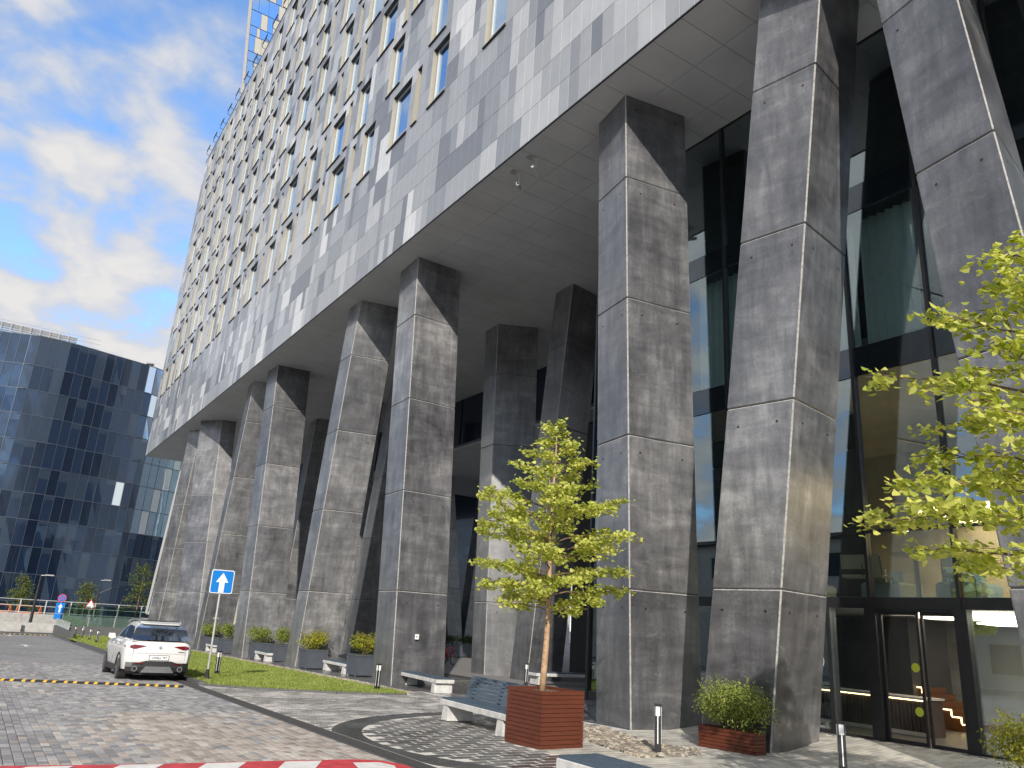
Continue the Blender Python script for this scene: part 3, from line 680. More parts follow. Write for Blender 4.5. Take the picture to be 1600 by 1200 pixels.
# --- columns: each a stack of cast segments with chamfered edges
JOINTS = [2.92, 6.55, 10.2, 13.8]
def column(base, top, zb, zt=ZS, joints=JOINTS, holes=True, name='column', mats=None):
    """base/top: near corner N, far-along-street corner L, inner corner R"""
    def corners(z):
        t = (z-zb)/(zt-zb); N, L, R_ = [Vector(a).lerp(Vector(c), t) for a, c in zip(base, top)]
        return [N, R_, R_+L-N, L]
    root_c = corners(0.0); c0 = sum(root_c, Vector((0, 0)))/4
    b = MB()
    for i in range(1):
        q0, q1 = corners(zb-.3), corners(zt+.02); m0 = sum(q0, Vector((0,0)))/4; m1 = sum(q1, Vector((0,0)))/4
        b.hexa([(*(m0+(p-m0)*0.965), zb-.3) for p in q0], [(*(m1+(p-m1)*0.965), zt+.02) for p in q1])
    colm = b.build(name, M['column_core'], hotel)
    zs = [zb-.25]+[j for j in joints if j > zb+.5 and j < zt-.4]+[zt+.015]
    for i in range(len(zs)-1):
        za, zc = zs[i]+.007, zs[i+1]-.007; b = MB()
        def ring(z, inset):
            q = corners(z); out = []; c = 0.026 + inset
            for k in range(4):
                p, pn, pp = q[k], q[(k+1) % 4], q[k-1]
                e1 = (pn-p).normalized(); e0 = (pp-p).normalized(); ins = (e0+e1)*inset
                out += [(*(p+e0*c+e1*inset), z), (*(p+e1*c+e0*inset), z)]
            return out
        rs = [ring(za, 0.02), ring(za+.022, 0.0), ring(zc-.022, 0.0), ring(zc, 0.02)]
        base_i = len(b.v); pts = [p for r in rs for p in r]; fs = []; ms = []
        for j in range(3):
            for k in range(8):
                f = (j*8+k, j*8+(k+1) % 8, (j+1)*8+(k+1) % 8, (j+1)*8+k)
                b.m.append(1 if (j == 2 or (j == 1 and k % 2 == 0)) else 0); fs.append(f)
        b.v.extend(pts); b.f.extend(fs)
        b.f.append(tuple(range(24, 32))); b.m.append(1)
        if holes:
            for k in range(4):
                for t_, red in ((0.20, random.random() < .4), (0.80, random.random() < .4)):
                    z = zc-0.40; q = corners(z); p, pn = q[k], q[(k+1) % 4]; e = (pn-p); n = Vector((e.y, -e.x)).normalized(); c = p+e*(t_+random.uniform(-.03, .03))+n*0.004
                    b.disc((c.x, c.y, z), (n.x, n.y, 0), 0.028, 8, 2 if not red else 3)
        b.build('cast_segment', mats or [M['column'], M['column_edge'], M['hole'], M['hole_red']], colm)
    return colm
def colm(Nb, Nt, oL, oR, oLb=None, oRb=None, zb=None, **k):
    oLb = oLb or oL; oRb = oRb or oR
    zb = zg(*Nb) if zb is None else zb
    A = lambda p, o: (p[0]+o[0], p[1]+o[1])
    return column([Nb, A(Nb, oLb), A(Nb, oRb)], [Nt, A(Nt, oL), A(Nt, oR)], zb-.05, **k)
colm((12.2, 3.93), (12.2, 5.45), (.27, 1.48), (1.95, .38))                                   # leaning, right edge of picture
colm((12.50, 10.05), (12.36, 7.75), (-.27, 1.46), (1.90, .36))
colm((12.25, 13.50), (12.17, 13.98), (.27, 1.50), (2.0, -.35), oRb=(1.95, -.25))
colm((12.28, 25.53), (12.28, 27.02), (.08, 1.86), (2.08, .04), oLb=(.08, 1.75))
colm((12.28, 35.41), (12.26, 33.04), (0.0, 1.40), (1.80, -.42))
colm((12.28, 43.89), (12.34, 46.11), (-.04, 1.93), (2.0, -.2))
colm((12.28, 54.23), (12.20, 50.80), (.15, 1.8), (1.8, -.5))
colm((13.30, 59.6), (13.37, 63.96), (-1.27, 1.78), (1.1, -.2))
colm((12.9, 72.4), (12.85, 69.2), (-.65, 1.2), (1.6, -.5))
colm((18.90, 30.2), (18.88, 31.1), (.1, 1.3), (1.8, -1.0), oRb=(1.75, -.95))                    # inner row
colm((18.85, 26.9), (18.76, 24.8), (.1, 1.4), (2.0, .35))
colm((18.9, 45.3), (18.9, 42.3), (.1, 1.5), (1.9, -.5))
colm((18.9, 59.5), (18.95, 57.4), (.1, 1.6), (1.9, -.6))
colm((18.9, 50.5), (18.9, 49.5), (.1, 1.5), (1.9, -.5))
colm((18.9, 66.5), (18.9, 68.5), (.1, 1.5), (1.9, -.5))
# --- glazed cafe wall under the block
XG = 15.45
YB = [18.9, 17.06, 15.23, 13.40, 11.56, 9.73, 7.90, 6.07, 4.24, 2.41]
BANDS = [(2.98, 4.30), (4.36, 7.80), (8.52, 11.90), (12.60, 16.46)]
def pane_box(y0, y1, z0, z1, mat, name='pane', x=XG, th=0.02, parent=None):
    b = MB(); b.box(x, y0, z0, x+th, y1, z1); return b.build(name, mat, parent or hotel)
for i in range(len(YB)-1):
    ya, yb = YB[i+1]+.035, YB[i]-.035
    for z0, z1 in BANDS: pane_box(ya, yb, z0, z1, M['glass'])
    for z0, z1 in ((7.82, 8.50), (11.92, 12.58)): pane_box(ya-.03, yb+.03, z0, z1, M['spandrel'], 'spandrel', XG-.01, 0.05)
    b = MB(); b.box(XG-.045, ya, 4.30, XG+.05, yb, 4.36); b.build('transom', M['mullion'], hotel)
    b = MB(); b.box(XG-.05, ya, 2.76, XG+.12, yb, 2.98); b.build('beam', M['mullion'], hotel)
for y in YB:
    b = MB(); b.box(XG-.07, y-.035, 2.76, XG+.10, y+.035, ZS-.02); b.build('mullion', M['mullion'], hotel)
for y in (18.9, 17.06, 15.23, 13.40, 11.56, 10.72, 9.73, 7.90, 6.07, 4.24, 2.41):
    w = 0.12 if y in (9.73, 7.90) else 0.05
    b = MB(); b.box(XG-.08, y-w, -.1, XG+.14, y+w, 2.76); b.build('door_post' if w > .1 else 'mullion', M['mullion'], hotel)
gy = [18.9, 17.06, 15.23, 13.40, 11.56, 10.72, 9.73]
for i in range(len(gy)-1): pane_box(gy[i+1]+.05, gy[i]-.05, 0.30, 2.75, M['glass'])
for a, c in ((7.90, 6.07), (6.07, 4.24), (4.24, 2.41)): pane_box(c+.06, a-.06, 0.30, 2.75, M['glass'])
b = MB(); b.box(XG-.06, 10.72, -.1, XG+.10, 18.9, 0.30); b.box(XG-.055, 2.41, -.1, XG+.10, 7.8, 0.30); b.box(XG-.05, 9.8, -.1, XG+.1, 10.70, .29); b.build('base_rail', M['mullion'], hotel)
# sliding entrance door, leaves pushed apart, lime dots on the glass
for y0, y1, nm in ((8.78, 9.60, 'door'), (8.02, 8.74, 'door')):
    b = MB(); x = XG+.03
    for q in ((y0, y0+.05), (y1-.05, y1)): b.box(x, q[0], .24, x+.05, q[1], 2.70)
    b.box(x, y0+.05, 2.64, x+.05, y1-.05, 2.70); b.box(x, y0+.05, .24, x+.05, y1-.05, .32)
    d = b.build(nm, M['mullion'], hotel); pane_box(y0+.05, y1-.05, .32, 2.64, M['door_glass'], 'pane', XG+.045, .015, d)
    for z in (1.66, 0.86):
        if y0 > 8.5:
            b = MB(); b.disc((XG+.02, y0+.13, z), (-1, 0, 0), 0.085, 20); b.build('door_dot', M['led_green'], d)
b = MB(); b.box(XG-.04, 8.02, 2.70, XG+.10, 9.61, 2.759); b.build('door_header', M['soffit_dark'], hotel)
# round white logo ring on the glass beside the column
lg = at_x(1276, 1032, XG-.015); b = MB(); n = 32
for k in range(n):
    a0, a1 = 2*PI*k/n, 2*PI*(k+1)/n
    b.poly([(XG-.012, lg.y+r*math.cos(a), lg.z+r*math.sin(a)) for r, a in ((.17, a0), (.185, a0), (.185, a1), (.17, a1))])
b.box(XG-.013, lg.y-.12, lg.z-.004, XG-.011, lg.y+.12, lg.z+.004)
ring = b.build('logo_ring', M['sign_white'], hotel)
tm = text_mesh('21', 0.12, M['sign_white'])
for dz in (.065, -.065): inst('lettering', tm, ring, (XG-.014, lg.y-.06, lg.z+dz), (PI/2, 0, -PI/2))
# interior of the glazed part
def slab(name, x0, y0, z0, x1, y1, z1, mat): b = MB(); b.box(x0, y0, z0, x1, y1, z1); return b.build(name, mat, hotel)
slab('floor_slab', XG+.16, 2.3, -.1, 23, 18.85, 0.235, M['interior_floor'])
slab('floor_slab', XG+.14, 2.3, 2.78, 23, 18.85, 3.0, M['interior_grey'])
slab('floor_slab', XG+.06, 2.3, 7.86, 23, 18.85, 8.46, M['interior_grey'])
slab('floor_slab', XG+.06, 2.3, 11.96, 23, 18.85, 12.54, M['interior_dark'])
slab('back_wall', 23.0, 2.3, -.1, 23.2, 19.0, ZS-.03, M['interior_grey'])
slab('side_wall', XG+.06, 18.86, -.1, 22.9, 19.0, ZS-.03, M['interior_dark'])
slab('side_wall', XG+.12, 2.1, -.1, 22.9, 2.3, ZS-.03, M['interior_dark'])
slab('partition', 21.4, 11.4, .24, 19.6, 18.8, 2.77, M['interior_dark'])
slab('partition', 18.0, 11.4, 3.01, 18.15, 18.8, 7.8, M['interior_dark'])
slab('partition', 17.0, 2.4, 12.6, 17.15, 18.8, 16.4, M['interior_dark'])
slab('added_glow_panel', 16.2, 4.0, 2.70, 16.9, 10.2, 2.74, M['added_glow'])  # glowing panels added under the ceiling to brighten the ground floor
slab('added_glow_panel', 18.0, 4.0, 2.70, 18.7, 10.2, 2.74, M['added_glow'])
slab('added_glow_panel', 20.6, 3.0, 2.70, 21.6, 10.2, 2.74, M['added_glow'])
slab('cove_light', 20.0, 3.6, 5.50, 22.8, 11.3, 5.55, M['warm_panel'])
b = MB(); b.box(19.9, 3.6, 5.57, 22.95, 11.35, 6.0); b.box(17.4, 3.6, 5.1, 22.9, 3.75, 7.8); b.build('ceiling_drop', M['interior_grey'], hotel)
for y0, y1 in ((8.30, 9.66), (9.80, 11.4), (13.35, 14.8), (15.4, 17.0), (6.2, 7.3)):
    b = MB(); n = int((y1-y0)/0.035); pts = []
    for k in range(n+1):
        y = y0+(y1-y0)*k/n; x = XG+.52+.05*math.sin(k*1.05)+.015*math.sin(k*.37)
        pts.append((x, y))
    for k in range(n): b.add([(*pts[k], 8.48), (*pts[k+1], 8.48), (*pts[k+1], 11.94), (*pts[k], 11.94)], [(0, 1, 2, 3)])
    b.build('curtain', M['curtain'], hotel)
b = MB(); b.tube([(16.6, 10.0, 4.67), (16.6, 7.1, 4.67)], .02, 6)
tr = b.build('track_rail', M['black_metal'], hotel)
for y in (9.45, 8.4, 7.6):
    b = MB(); b.tube([(16.6, y, 4.66), (16.6, y, 4.58)], .012, 6); b.tube([(16.6, y, 4.58), (16.56, y, 4.47)], .04, 8); s_ = b.build('spot_lamp', M['black_metal'], tr)
    b = MB(); b.disc((16.557, y, 4.467), (-.3, 0, -1), .033, 10); b.build('lamp_face', M['spot'], s_)
# --- upper volume and back of the undercroft
slab('upper_glazing', 24.62, 19.1, 13.35, 25.2, 84, ZS, M['office_glass2'])
for k in range(22): slab('mullion', 24.56, 22+k*2.8, 13.33, 24.61, 22.06+k*2.8, ZS-.02, M['mullion'])
slab('lower_soffit', 24.9, 19.1, 13.2, 43.9, 84, 13.33, M['soffit'])
slab('core_wall', 26.5, 21.4, -1, 27, 34, 13.19, M['interior_dark'])
slab('core_wall', 24.7, 62, -1.2, 43, 82, 13.19, M['office_glass2'])
def vcol(pa, pb, w, y, z1=13.2):
    a = at_y(*pa, y); c = at_y(*pb, y); t = (z1-a.z)/(c.z-a.z); top = a.lerp(c, t); zb = zg(a.x, y); a0 = a.lerp(c, (zb-a.z)/(c.z-a.z))
    return colm((a0.x, y), (top.x, y), (0, 1.2), (w, 0), zb=zb, zt=z1, holes=False, joints=[4.5, 9])
vcol((700, 990), (688, 740), 1.25, 54.0); vcol((726, 990), (762, 740), 1.25, 54.0)
# leaning white-framed glass screen at the far end
P1, P2 = at_x(287, 722, 13.6), at_x(229, 958, 13.6)
b = MB(); q = [P2, P2+Vector((2.6, 0, 0)), P1+Vector((2.6, 0, 0)), P1]
for i in range(4): b.tube([q[i], q[(i+1) % 4]], .14, 6)
for t in (.2, .42, .62, .82): b.tube([q[0].lerp(q[3], t), q[1].lerp(q[2], t)], .06, 5)
b.tube([q[0].lerp(q[1], .5), q[3].lerp(q[2], .5)], .06, 5)
scr = b.build('end_screen', M['white_frame'], hotel)
for i in range(2):
    for j, (t0, t1) in enumerate(((0, .2), (.2, .42), (.42, .62), (.62, .82), (.82, 1))):
        f = lambda u, t: q[0].lerp(q[1], u).lerp(q[3].lerp(q[2], u), t)
        b = MB(); b.extr([f(i*.5+.02, t0), f(i*.5+.48, t0), f(i*.5+.48, t1), f(i*.5+.02, t1)], (0, .04, 0)); b.build('pane', M['office_glass_blue'] if (i+j) % 3 else M['office_white'], scr)
# ================================================================== OTHER BUILDINGS
def office():
    root = empty('office_building', (4, 127, -1), 'dark blue curved glass office block with rooftop louvres', 'building')
    plan = [(-30, 150), (-17, 138), (-10, 132.0), (-5.5, 128.6), (-0.9, 126.6), (4.2, 126.8), (9.6, 128.4), (15.4, 130.1), (17.0, 131.2), (24, 134.6), (31, 139), (40, 150)]
    P = [Vector(p) for p in plan]; cum = [0]
    for i in range(len(P)-1): cum.append(cum[-1]+(P[i+1]-P[i]).length)
    def pt(s):
        for i in range(len(P)-1):
            if s <= cum[i+1] or i == len(P)-2: return P[i].lerp(P[i+1], (s-cum[i])/(cum[i+1]-cum[i]))
    Wp = 1.31; n = int(cum[-1]/Wp); Z = [-1.0, 1.2, 4.8, 8.4, 12.0, 15.6, 19.2, 22.8, 26.4, 30.0, 33.6, 38.0]
    bk = MB()
    corner = next(k for k in range(n) if pt(k*Wp).x > 16.6)
    for k in range(n):
        a, c = pt(k*Wp), pt((k+1)*Wp); d = (c-a).normalized(); nr = Vector((d.y, -d.x))
        for j in range(len(Z)-1):
            vis = a.x > -9 and c.x < 27
            z0, z1 = Z[j]+.05, Z[j+1]-.05
            if k >= corner and j >= 4: mat = M['office_white'] if (k*2+j*3) % 5 == 0 else M['office_glass_blue']
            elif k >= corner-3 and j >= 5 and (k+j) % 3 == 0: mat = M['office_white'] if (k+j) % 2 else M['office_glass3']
            else:
                r = random.random(); edge = 1.6+1.0*math.sin(j*1.1)-(7-j)*.55; lit = a.x < edge and j >= 3  # upper-left panes mostly greyer: a neighbouring building's reflection put into their colour
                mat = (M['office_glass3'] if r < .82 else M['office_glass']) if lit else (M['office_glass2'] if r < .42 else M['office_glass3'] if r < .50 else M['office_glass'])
            a3, c3 = a+d*.035, c-d*.035
            if not vis:
                bk.add([(a3.x, a3.y, z0), (c3.x, c3.y, z0), (c3.x, c3.y, z1), (a3.x, a3.y, z1)], [(0, 1, 2, 3)]); continue
            t = [random.uniform(-.016, .016) for _ in range(4)]
            q = [(a3+nr*t[0], z0), (c3+nr*t[1], z0), (c3+nr*t[2], z1), (a3+nr*t[3], z1)]
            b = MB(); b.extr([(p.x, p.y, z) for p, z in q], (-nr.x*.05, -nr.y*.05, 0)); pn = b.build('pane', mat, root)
            if mat is M['office_glass'] and random.random() < .35:                    # blind or desk edge behind the glass line
                h = random.uniform(.3, 1.5); b = MB(); zz_ = z1-h
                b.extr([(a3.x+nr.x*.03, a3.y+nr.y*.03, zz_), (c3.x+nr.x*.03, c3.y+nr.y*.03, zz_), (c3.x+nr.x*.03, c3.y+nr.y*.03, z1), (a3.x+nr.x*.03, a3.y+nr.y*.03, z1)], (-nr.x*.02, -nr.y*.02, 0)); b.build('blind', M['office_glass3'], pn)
        if a.x > -10 and k <= corner:
            b = MB(); b.extr([(a.x-d.x*.03, a.y-d.y*.03, -1), (a.x+d.x*.03, a.y+d.y*.03, -1), (a.x+d.x*.03, a.y+d.y*.03, 38), (a.x-d.x*.03, a.y-d.y*.03, 38)], (nr.x*.07, nr.y*.07, 0)); b.build('mullion', M['office_line'], root)
    for z in Z[1:]:
        b = MB()
        for i in range(len(P)-1):
            d = (P[i+1]-P[i]).normalized(); nr = Vector((d.y, -d.x))
            b.extr([(P[i].x, P[i].y, z-.05), (P[i+1].x, P[i+1].y, z-.05), (P[i+1].x, P[i+1].y, z+.05), (P[i].x, P[i].y, z+.05)], (nr.x*.06, nr.y*.06, 0))
        b.build('floor_line', M['office_line'], root)
    if bk.v: bk.build('side_glazing', M['office_glass'], root)
    b = MB(); b.prism([(p.x+.0, p.y+.35) for p in P]+[(28, 175), (-30, 175)], -1, 37.8); b.build('core', M['column_core'], root)
    # rooftop screen, rail and vents
    b = MB()
    for k in range(7): b.box(-12, 131.6+.01, 38.2+k*.33, 4.2, 131.8, 38.4+k*.33)
    scr = b.build('louvre_screen', M['conc_grey'], root)
    b = MB()
    for k in range(14): b.tube([(-12+k*1.25, 131.3, 37.8), (-12+k*1.25, 131.3, 40.7)], .045, 5)
    for z in (39.2, 40.0, 40.7): b.tube([(-12, 131.3, z), (7.5, 131.3, z)], .04, 5)
    b.build('roof_rail', M['white_frame'], root)
    for x, h, r in ((10.0, 1.1, .4), (15.3, 1.3, .5), (12.6, .6, .5)):
        b = MB(); b.tube([(x, 134, 37.6), (x, 134, 38+h)], r*.7, 10); b.tube([(x, 134, 38+h), (x, 134, 38+h+.18)], r*1.25, 12); b.build('roof_vent', M['conc_light'], root)
M['office_line'] = simple('office_mullion_metal', (0.06, 0.078, 0.11), 0.4, 0.3, bump=0)
office()
def tower():
    Y = 130.0; root = empty('tower_block', (24, Y, -1), 'tall tower with blue glass and beige panels rising behind the grey block', 'building')
    a, c = at_y(390, 0, Y), at_y(378, 130, Y); lean = (a.x-c.x)/(a.z-c.z); xl = lambda z: c.x+(z-c.z)*lean
    zs = sorted(at_y(395, py, Y).z for py in (-60, -36, -11, 14.7, 40, 55.5, 81.6, 97, 122, 138, 163, 178))
    bmin, bmax = -1, zs[-1]+.3
    b = MB(); b.hexa([(xl(bmin), Y+.12, bmin), (xl(bmin)+34, Y+.12, bmin), (xl(bmin)+34, Y+25, bmin), (xl(bmin)+12, Y+25, bmin)], [(xl(bmax), Y+.12, bmax), (xl(bmax)+34, Y+.12, bmax), (xl(bmax)+34, Y+25, bmax), (xl(bmax)+12, Y+25, bmax)]); b.build('core', M['beige_panel'], root)
    b = MB(); b.hexa([(xl(bmin)-.05, Y-.1, bmin), (xl(bmin)+.5, Y-.1, bmin), (xl(bmin)+.5, Y+.11, bmin), (xl(bmin)-.05, Y+.11, bmin)], [(xl(bmax)-.05, Y-.1, bmax), (xl(bmax)+.5, Y-.1, bmax), (xl(bmax)+.5, Y+.11, bmax), (xl(bmax)-.05, Y+.11, bmax)]); b.build('corner_trim', M['conc_light'], root)
    for j in range(len(zs)-1):
        x = .55; glass = True
        while x < 13:
            w = random.choice([1.1, 1.3, 1.9]) if glass else random.choice([.6, 1.25, 1.25])
            z0, z1 = zs[j]+.07, zs[j+1]-.07; b = MB()
            b.extr([(xl(z0)+x+.03, Y, z0), (xl(z0)+x+w-.03, Y, z0), (xl(z1)+x+w-.03, Y, z1), (xl(z1)+x+.03, Y, z1)], (0, .08, 0)); b.build('pane' if glass else 'panel', M['tower_glass'] if glass else M['beige_panel'], root)
            x += w; glass = (not glass) if random.random() < .8 else glass
        b = MB(); b.extr([(xl(zs[j])+.5, Y-.03, zs[j]-.06), (xl(zs[j])+14, Y-.03, zs[j]-.06), (xl(zs[j])+14, Y-.03, zs[j]+.06), (xl(zs[j])+.5, Y-.03, zs[j]+.06)], (0, .1, 0)); b.build('floor_line', M['mullion'], root)
tower()
def back_building():
    root = empty('white_glass_building', (62, 120, -1), 'white panelled building with pale blue glazing seen beyond the undercroft', 'building')
    Y = 118.0
    b = MB(); b.box(38, Y+.3, -1, 92, Y+20, 30); b.build('core', M['conc_light'], root)
    x = 38.0
    for k in range(26):
        w = 2.0
        for j in range(7):
            b = MB(); b.box(x+.05, Y, -1+j*4.2, x+w-.05, Y+.1, 3.1+j*4.2); b.build('pane' if k % 3 else 'panel', M['office_glass_blue'] if k % 3 == 1 else M['white_frame'], root)
        x += w
back_building()
def facing_building():                                        # across the road, seen only mirrored in the cafe glass
    X = -34.0; root = empty('facing_building', (X, 30, 0), 'pale low building across the road mirrored in the cafe glass', 'building')
    b = MB(); b.box(X-14, -20, -1, X, 95, 11.5); b.build('wall', M['facing_wall'], root)
    b = MB(); b.box(X-14.3, -20.3, 11.5, X+.4, 95.3, 12.0); b.build('cornice', M['mullion'], root)
    for k in range(24):
        for z in (.6, 4.4, 8.0):
            b = MB(); b.box(X-.02, -17+k*4.6, z, X+.05, -14.4+k*4.6, z+2.4); w = b.build('window', M['white_frame'], root)
            b = MB(); b.box(X+.051, -16.8+k*4.6, z+.15, X+.07, -14.6+k*4.6, z+2.25); b.build('pane', M['office_glass'], w)
M['facing_wall'] = simple('pale_render_wall', (0.55, 0.54, 0.51), 0.8, var=0.08, scale=0.6, bump=0.1)
facing_building()
# ================================================================== STREET FURNITURE
def bench(loc, rz, length, label, back=False, group=None):
    root = empty('bench', loc, label, 'bench', group, rz)          # local: long axis x, front -y
    L = length/2; d = 0.30
    for s in (-1, 1):
        b = MB(); x = s*(L-.22); b.extr([(x-.10, -d, 0.0), (x+.10, -d, 0.0), (x+.10, -d, .30), (x-.10, -d, .30)], (0, 2*d, 0))
        b.hexa([(x-.14, -d-.01, 0.0), (x+.14, -d-.01, 0.0), (x+.14, d+.01, 0.0), (x-.14, d+.01, 0.0)], [(x-.10, -d+.0, .305), (x+.10, -d, .305), (x+.10, d, .305), (x-.10, d, .305)])
        b.build('leg', M['bench_conc'], root, local=True)
    n = max(3, int(length/.42)); b = MB()
    for k in range(n):
        x0 = -L+k*2*L/n; b.cbox(x0+.002, -d-.02, .30, x0+2*L/n-.002, d+.02, .405, .008)
    b.build('seat_beam', M['bench_conc'], root, local=True)
    ns = 6; w = 2*d/ns
    for k in range(ns):
        b = MB(); b.cbox(-L+.01, -d+.004+k*w, .405, L-.01, -d+(k+1)*w-.008, .44, .006); b.build('slat', M['slat'], root, local=True)
    if back:
        for s in (-1, 0, 1):
            b = MB(); b.hexa([(s*(L-.25)-.03, d-.05, .3), (s*(L-.25)+.03, d-.05, .3), (s*(L-.25)+.03, d+.0, .3), (s*(L-.25)-.03, d+.0, .3)], [(s*(L-.25)-.03, d+.13, .86), (s*(L-.25)+.03, d+.13, .86), (s*(L-.25)+.03, d+.17, .86), (s*(L-.25)-.03, d+.17, .86)]); b.build('back_bracket', M['black_metal'], root, local=True)
        for k in range(6):
            z0 = .46+k*.073; y0 = d-.075+(z0-.3)*.32; b = MB()
            b.hexa([(-L+.01, y0, z0), (L-.01, y0, z0), (L-.01, y0+.035, z0-.01), (-L+.01, y0+.035, z0-.01)], [(-L+.01, y0+.018, z0+.058), (L-.01, y0+.018, z0+.058), (L-.01, y0+.053, z0+.05), (-L+.01, y0+.053, z0+.05)]); b.build('back_slat', M['slat'], root, local=True)
    return root
def on_ground(x, y, up=0.0): return (x, y, zg(x, y)+up)
bench(on_ground(8.98, 14.25), -PI/2-.05, 2.75, 'blue slatted bench with a backrest beside the tall red tree planter', True)
bench(on_ground(12.86, 24.25), -PI/2-.08, 3.3, 'long backless bench standing against the square column with the arrow plate')
P = (at_z(874, 1190, .46)+at_z(930, 1187, .46))/2
bench(on_ground(P.x, P.y-1.2), -PI/2, 2.4, 'backless blue slatted bench in front of the tall red tree planter')
bench(on_ground(13.15, 32.3), -PI/2, 2.5, 'backless bench between two slate planters by the slanted column')
bench(on_ground(at_y(416, 1024, 41.2).x, 41.2), -PI/2, 2.0, 'backless concrete bench beyond the slate planters', group='far benches under the colonnade')
bench(on_ground(at_y(335, 1010, 51).x, 51), -PI/2, 1.8, 'backless concrete bench beyond the slate planters', group='far benches under the colonnade')
P = at_z(880, 1072, -.06)
bench((P.x+.4, P.y+.35, zg(P.x+.4, P.y+.35)), -.10, 3.0, 'backless bench among the inner columns behind the tree')
b_ = bench((19.2, 39.8, zg(19.2, 39.8)), PI/2-.05, 2.0, 'bench with backrest half hidden behind the slate planter under the columns', True)
# plank planters
def plank_planter(loc, rz, lx, ly, h, n, label):
    root = empty('planter', loc, label, 'planter', None, rz)
    b = MB(); b.box(-lx/2+.03, -ly/2+.03, .02, lx/2-.03, ly/2-.03, h-.09); b.build('liner', M['interior_dark'], root, local=True)
    b = MB(); b.box(-lx/2+.035, -ly/2+.035, h-.09, lx/2-.035, ly/2-.035, h-.06); b.build('soil', M['bed'], root, local=True)
    ph = h/n
    for k in range(n):
        z0, z1 = k*ph+.004, (k+1)*ph-.004
        for (x0, y0, x1, y1) in ((-lx/2, -ly/2, lx/2, -ly/2+.028), (-lx/2, ly/2-.028, lx/2, ly/2), (-lx/2, -ly/2+.029, -lx/2+.028, ly/2-.029), (lx/2-.028, -ly/2+.029, lx/2, ly/2-.029)):
            b = MB(); e = random.uniform(-.002, .002); b.box(x0+e, y0+e, z0, x1+e, y1+e, z1); b.build('plank', M['red_wood'], root, local=True)
    return root
plank_planter(on_ground(8.75, 11.88), .06, 0.96, 0.98, 0.92, 13, 'tall square red plank planter holding the young lime tree')
plank_planter(on_ground(12.00, 10.52), .10, 0.34, 1.22, 0.37, 6, 'low red plank trough holding a feathery shrub against a column')
plank_planter(on_ground(8.05, 2.92), .06, 0.96, 0.98, 0.92, 13, 'square red plank planter under the larger lime tree by the cafe')
plank_planter(on_ground(11.45, 5.1), .10, 0.34, 1.22, 0.37, 6, 'low red plank trough with a golden green shrub near the cafe door')
def slate_planter(x, y, w, h, label, group=None):
    root = empty('planter', on_ground(x, y), label, 'planter', group); b = MB(); s = w/2; t = s*1.10
    b.hexa([(-s, -s, .05), (s, -s, .05), (s, s, .05), (-s, s, .05)], [(-t, -t, h), (t, -t, h), (t, t, h), (-t, t, h)])
    b.hexa([(-t*.9, -t*.9, h+.001), (t*.9, -t*.9, h+.001), (t*.9, t*.9, h+.001), (-t*.9, t*.9, h+.001)], [(-t*.9, -t*.9, h+.01), (t*.9, -t*.9, h+.01), (t*.9, t*.9, h+.01), (-t*.9, t*.9, h+.01)], 1)
    b.build('tub', [M['planter_grey'], M['soil']], root, local=True)
    for sx in (-1, 1):
        for sy in (-1, 1):
            b = MB(); b.hexa([(sx*s-.025, sy*s-.025, 0), (sx*s+.025, sy*s-.025, 0), (sx*s+.025, sy*s+.025, 0), (sx*s-.025, sy*s+.025, 0)], [(sx*t-.025, sy*t-.025, h+.004), (sx*t+.025, sy*t-.025, h+.004), (sx*t+.025, sy*t+.025, h+.004), (sx*t-.025, sy*t+.025, h+.004)]); b.build('corner_post', M['planter_grey'], root, local=True)
    b = MB(); b.box(-t-.02, -t-.02, h-.05, t+.02, -t+.02, h+.006); b.box(-t-.02, t-.02, h-.05, t+.02, t+.02, h+.006); b.box(-t-.02, -t+.021, h-.05, -t+.02, t-.021, h+.006); b.box(t-.02, -t+.021, h-.05, t+.02, t-.021, h+.006); b.build('rim', M['planter_grey'], root, local=True)
    return root
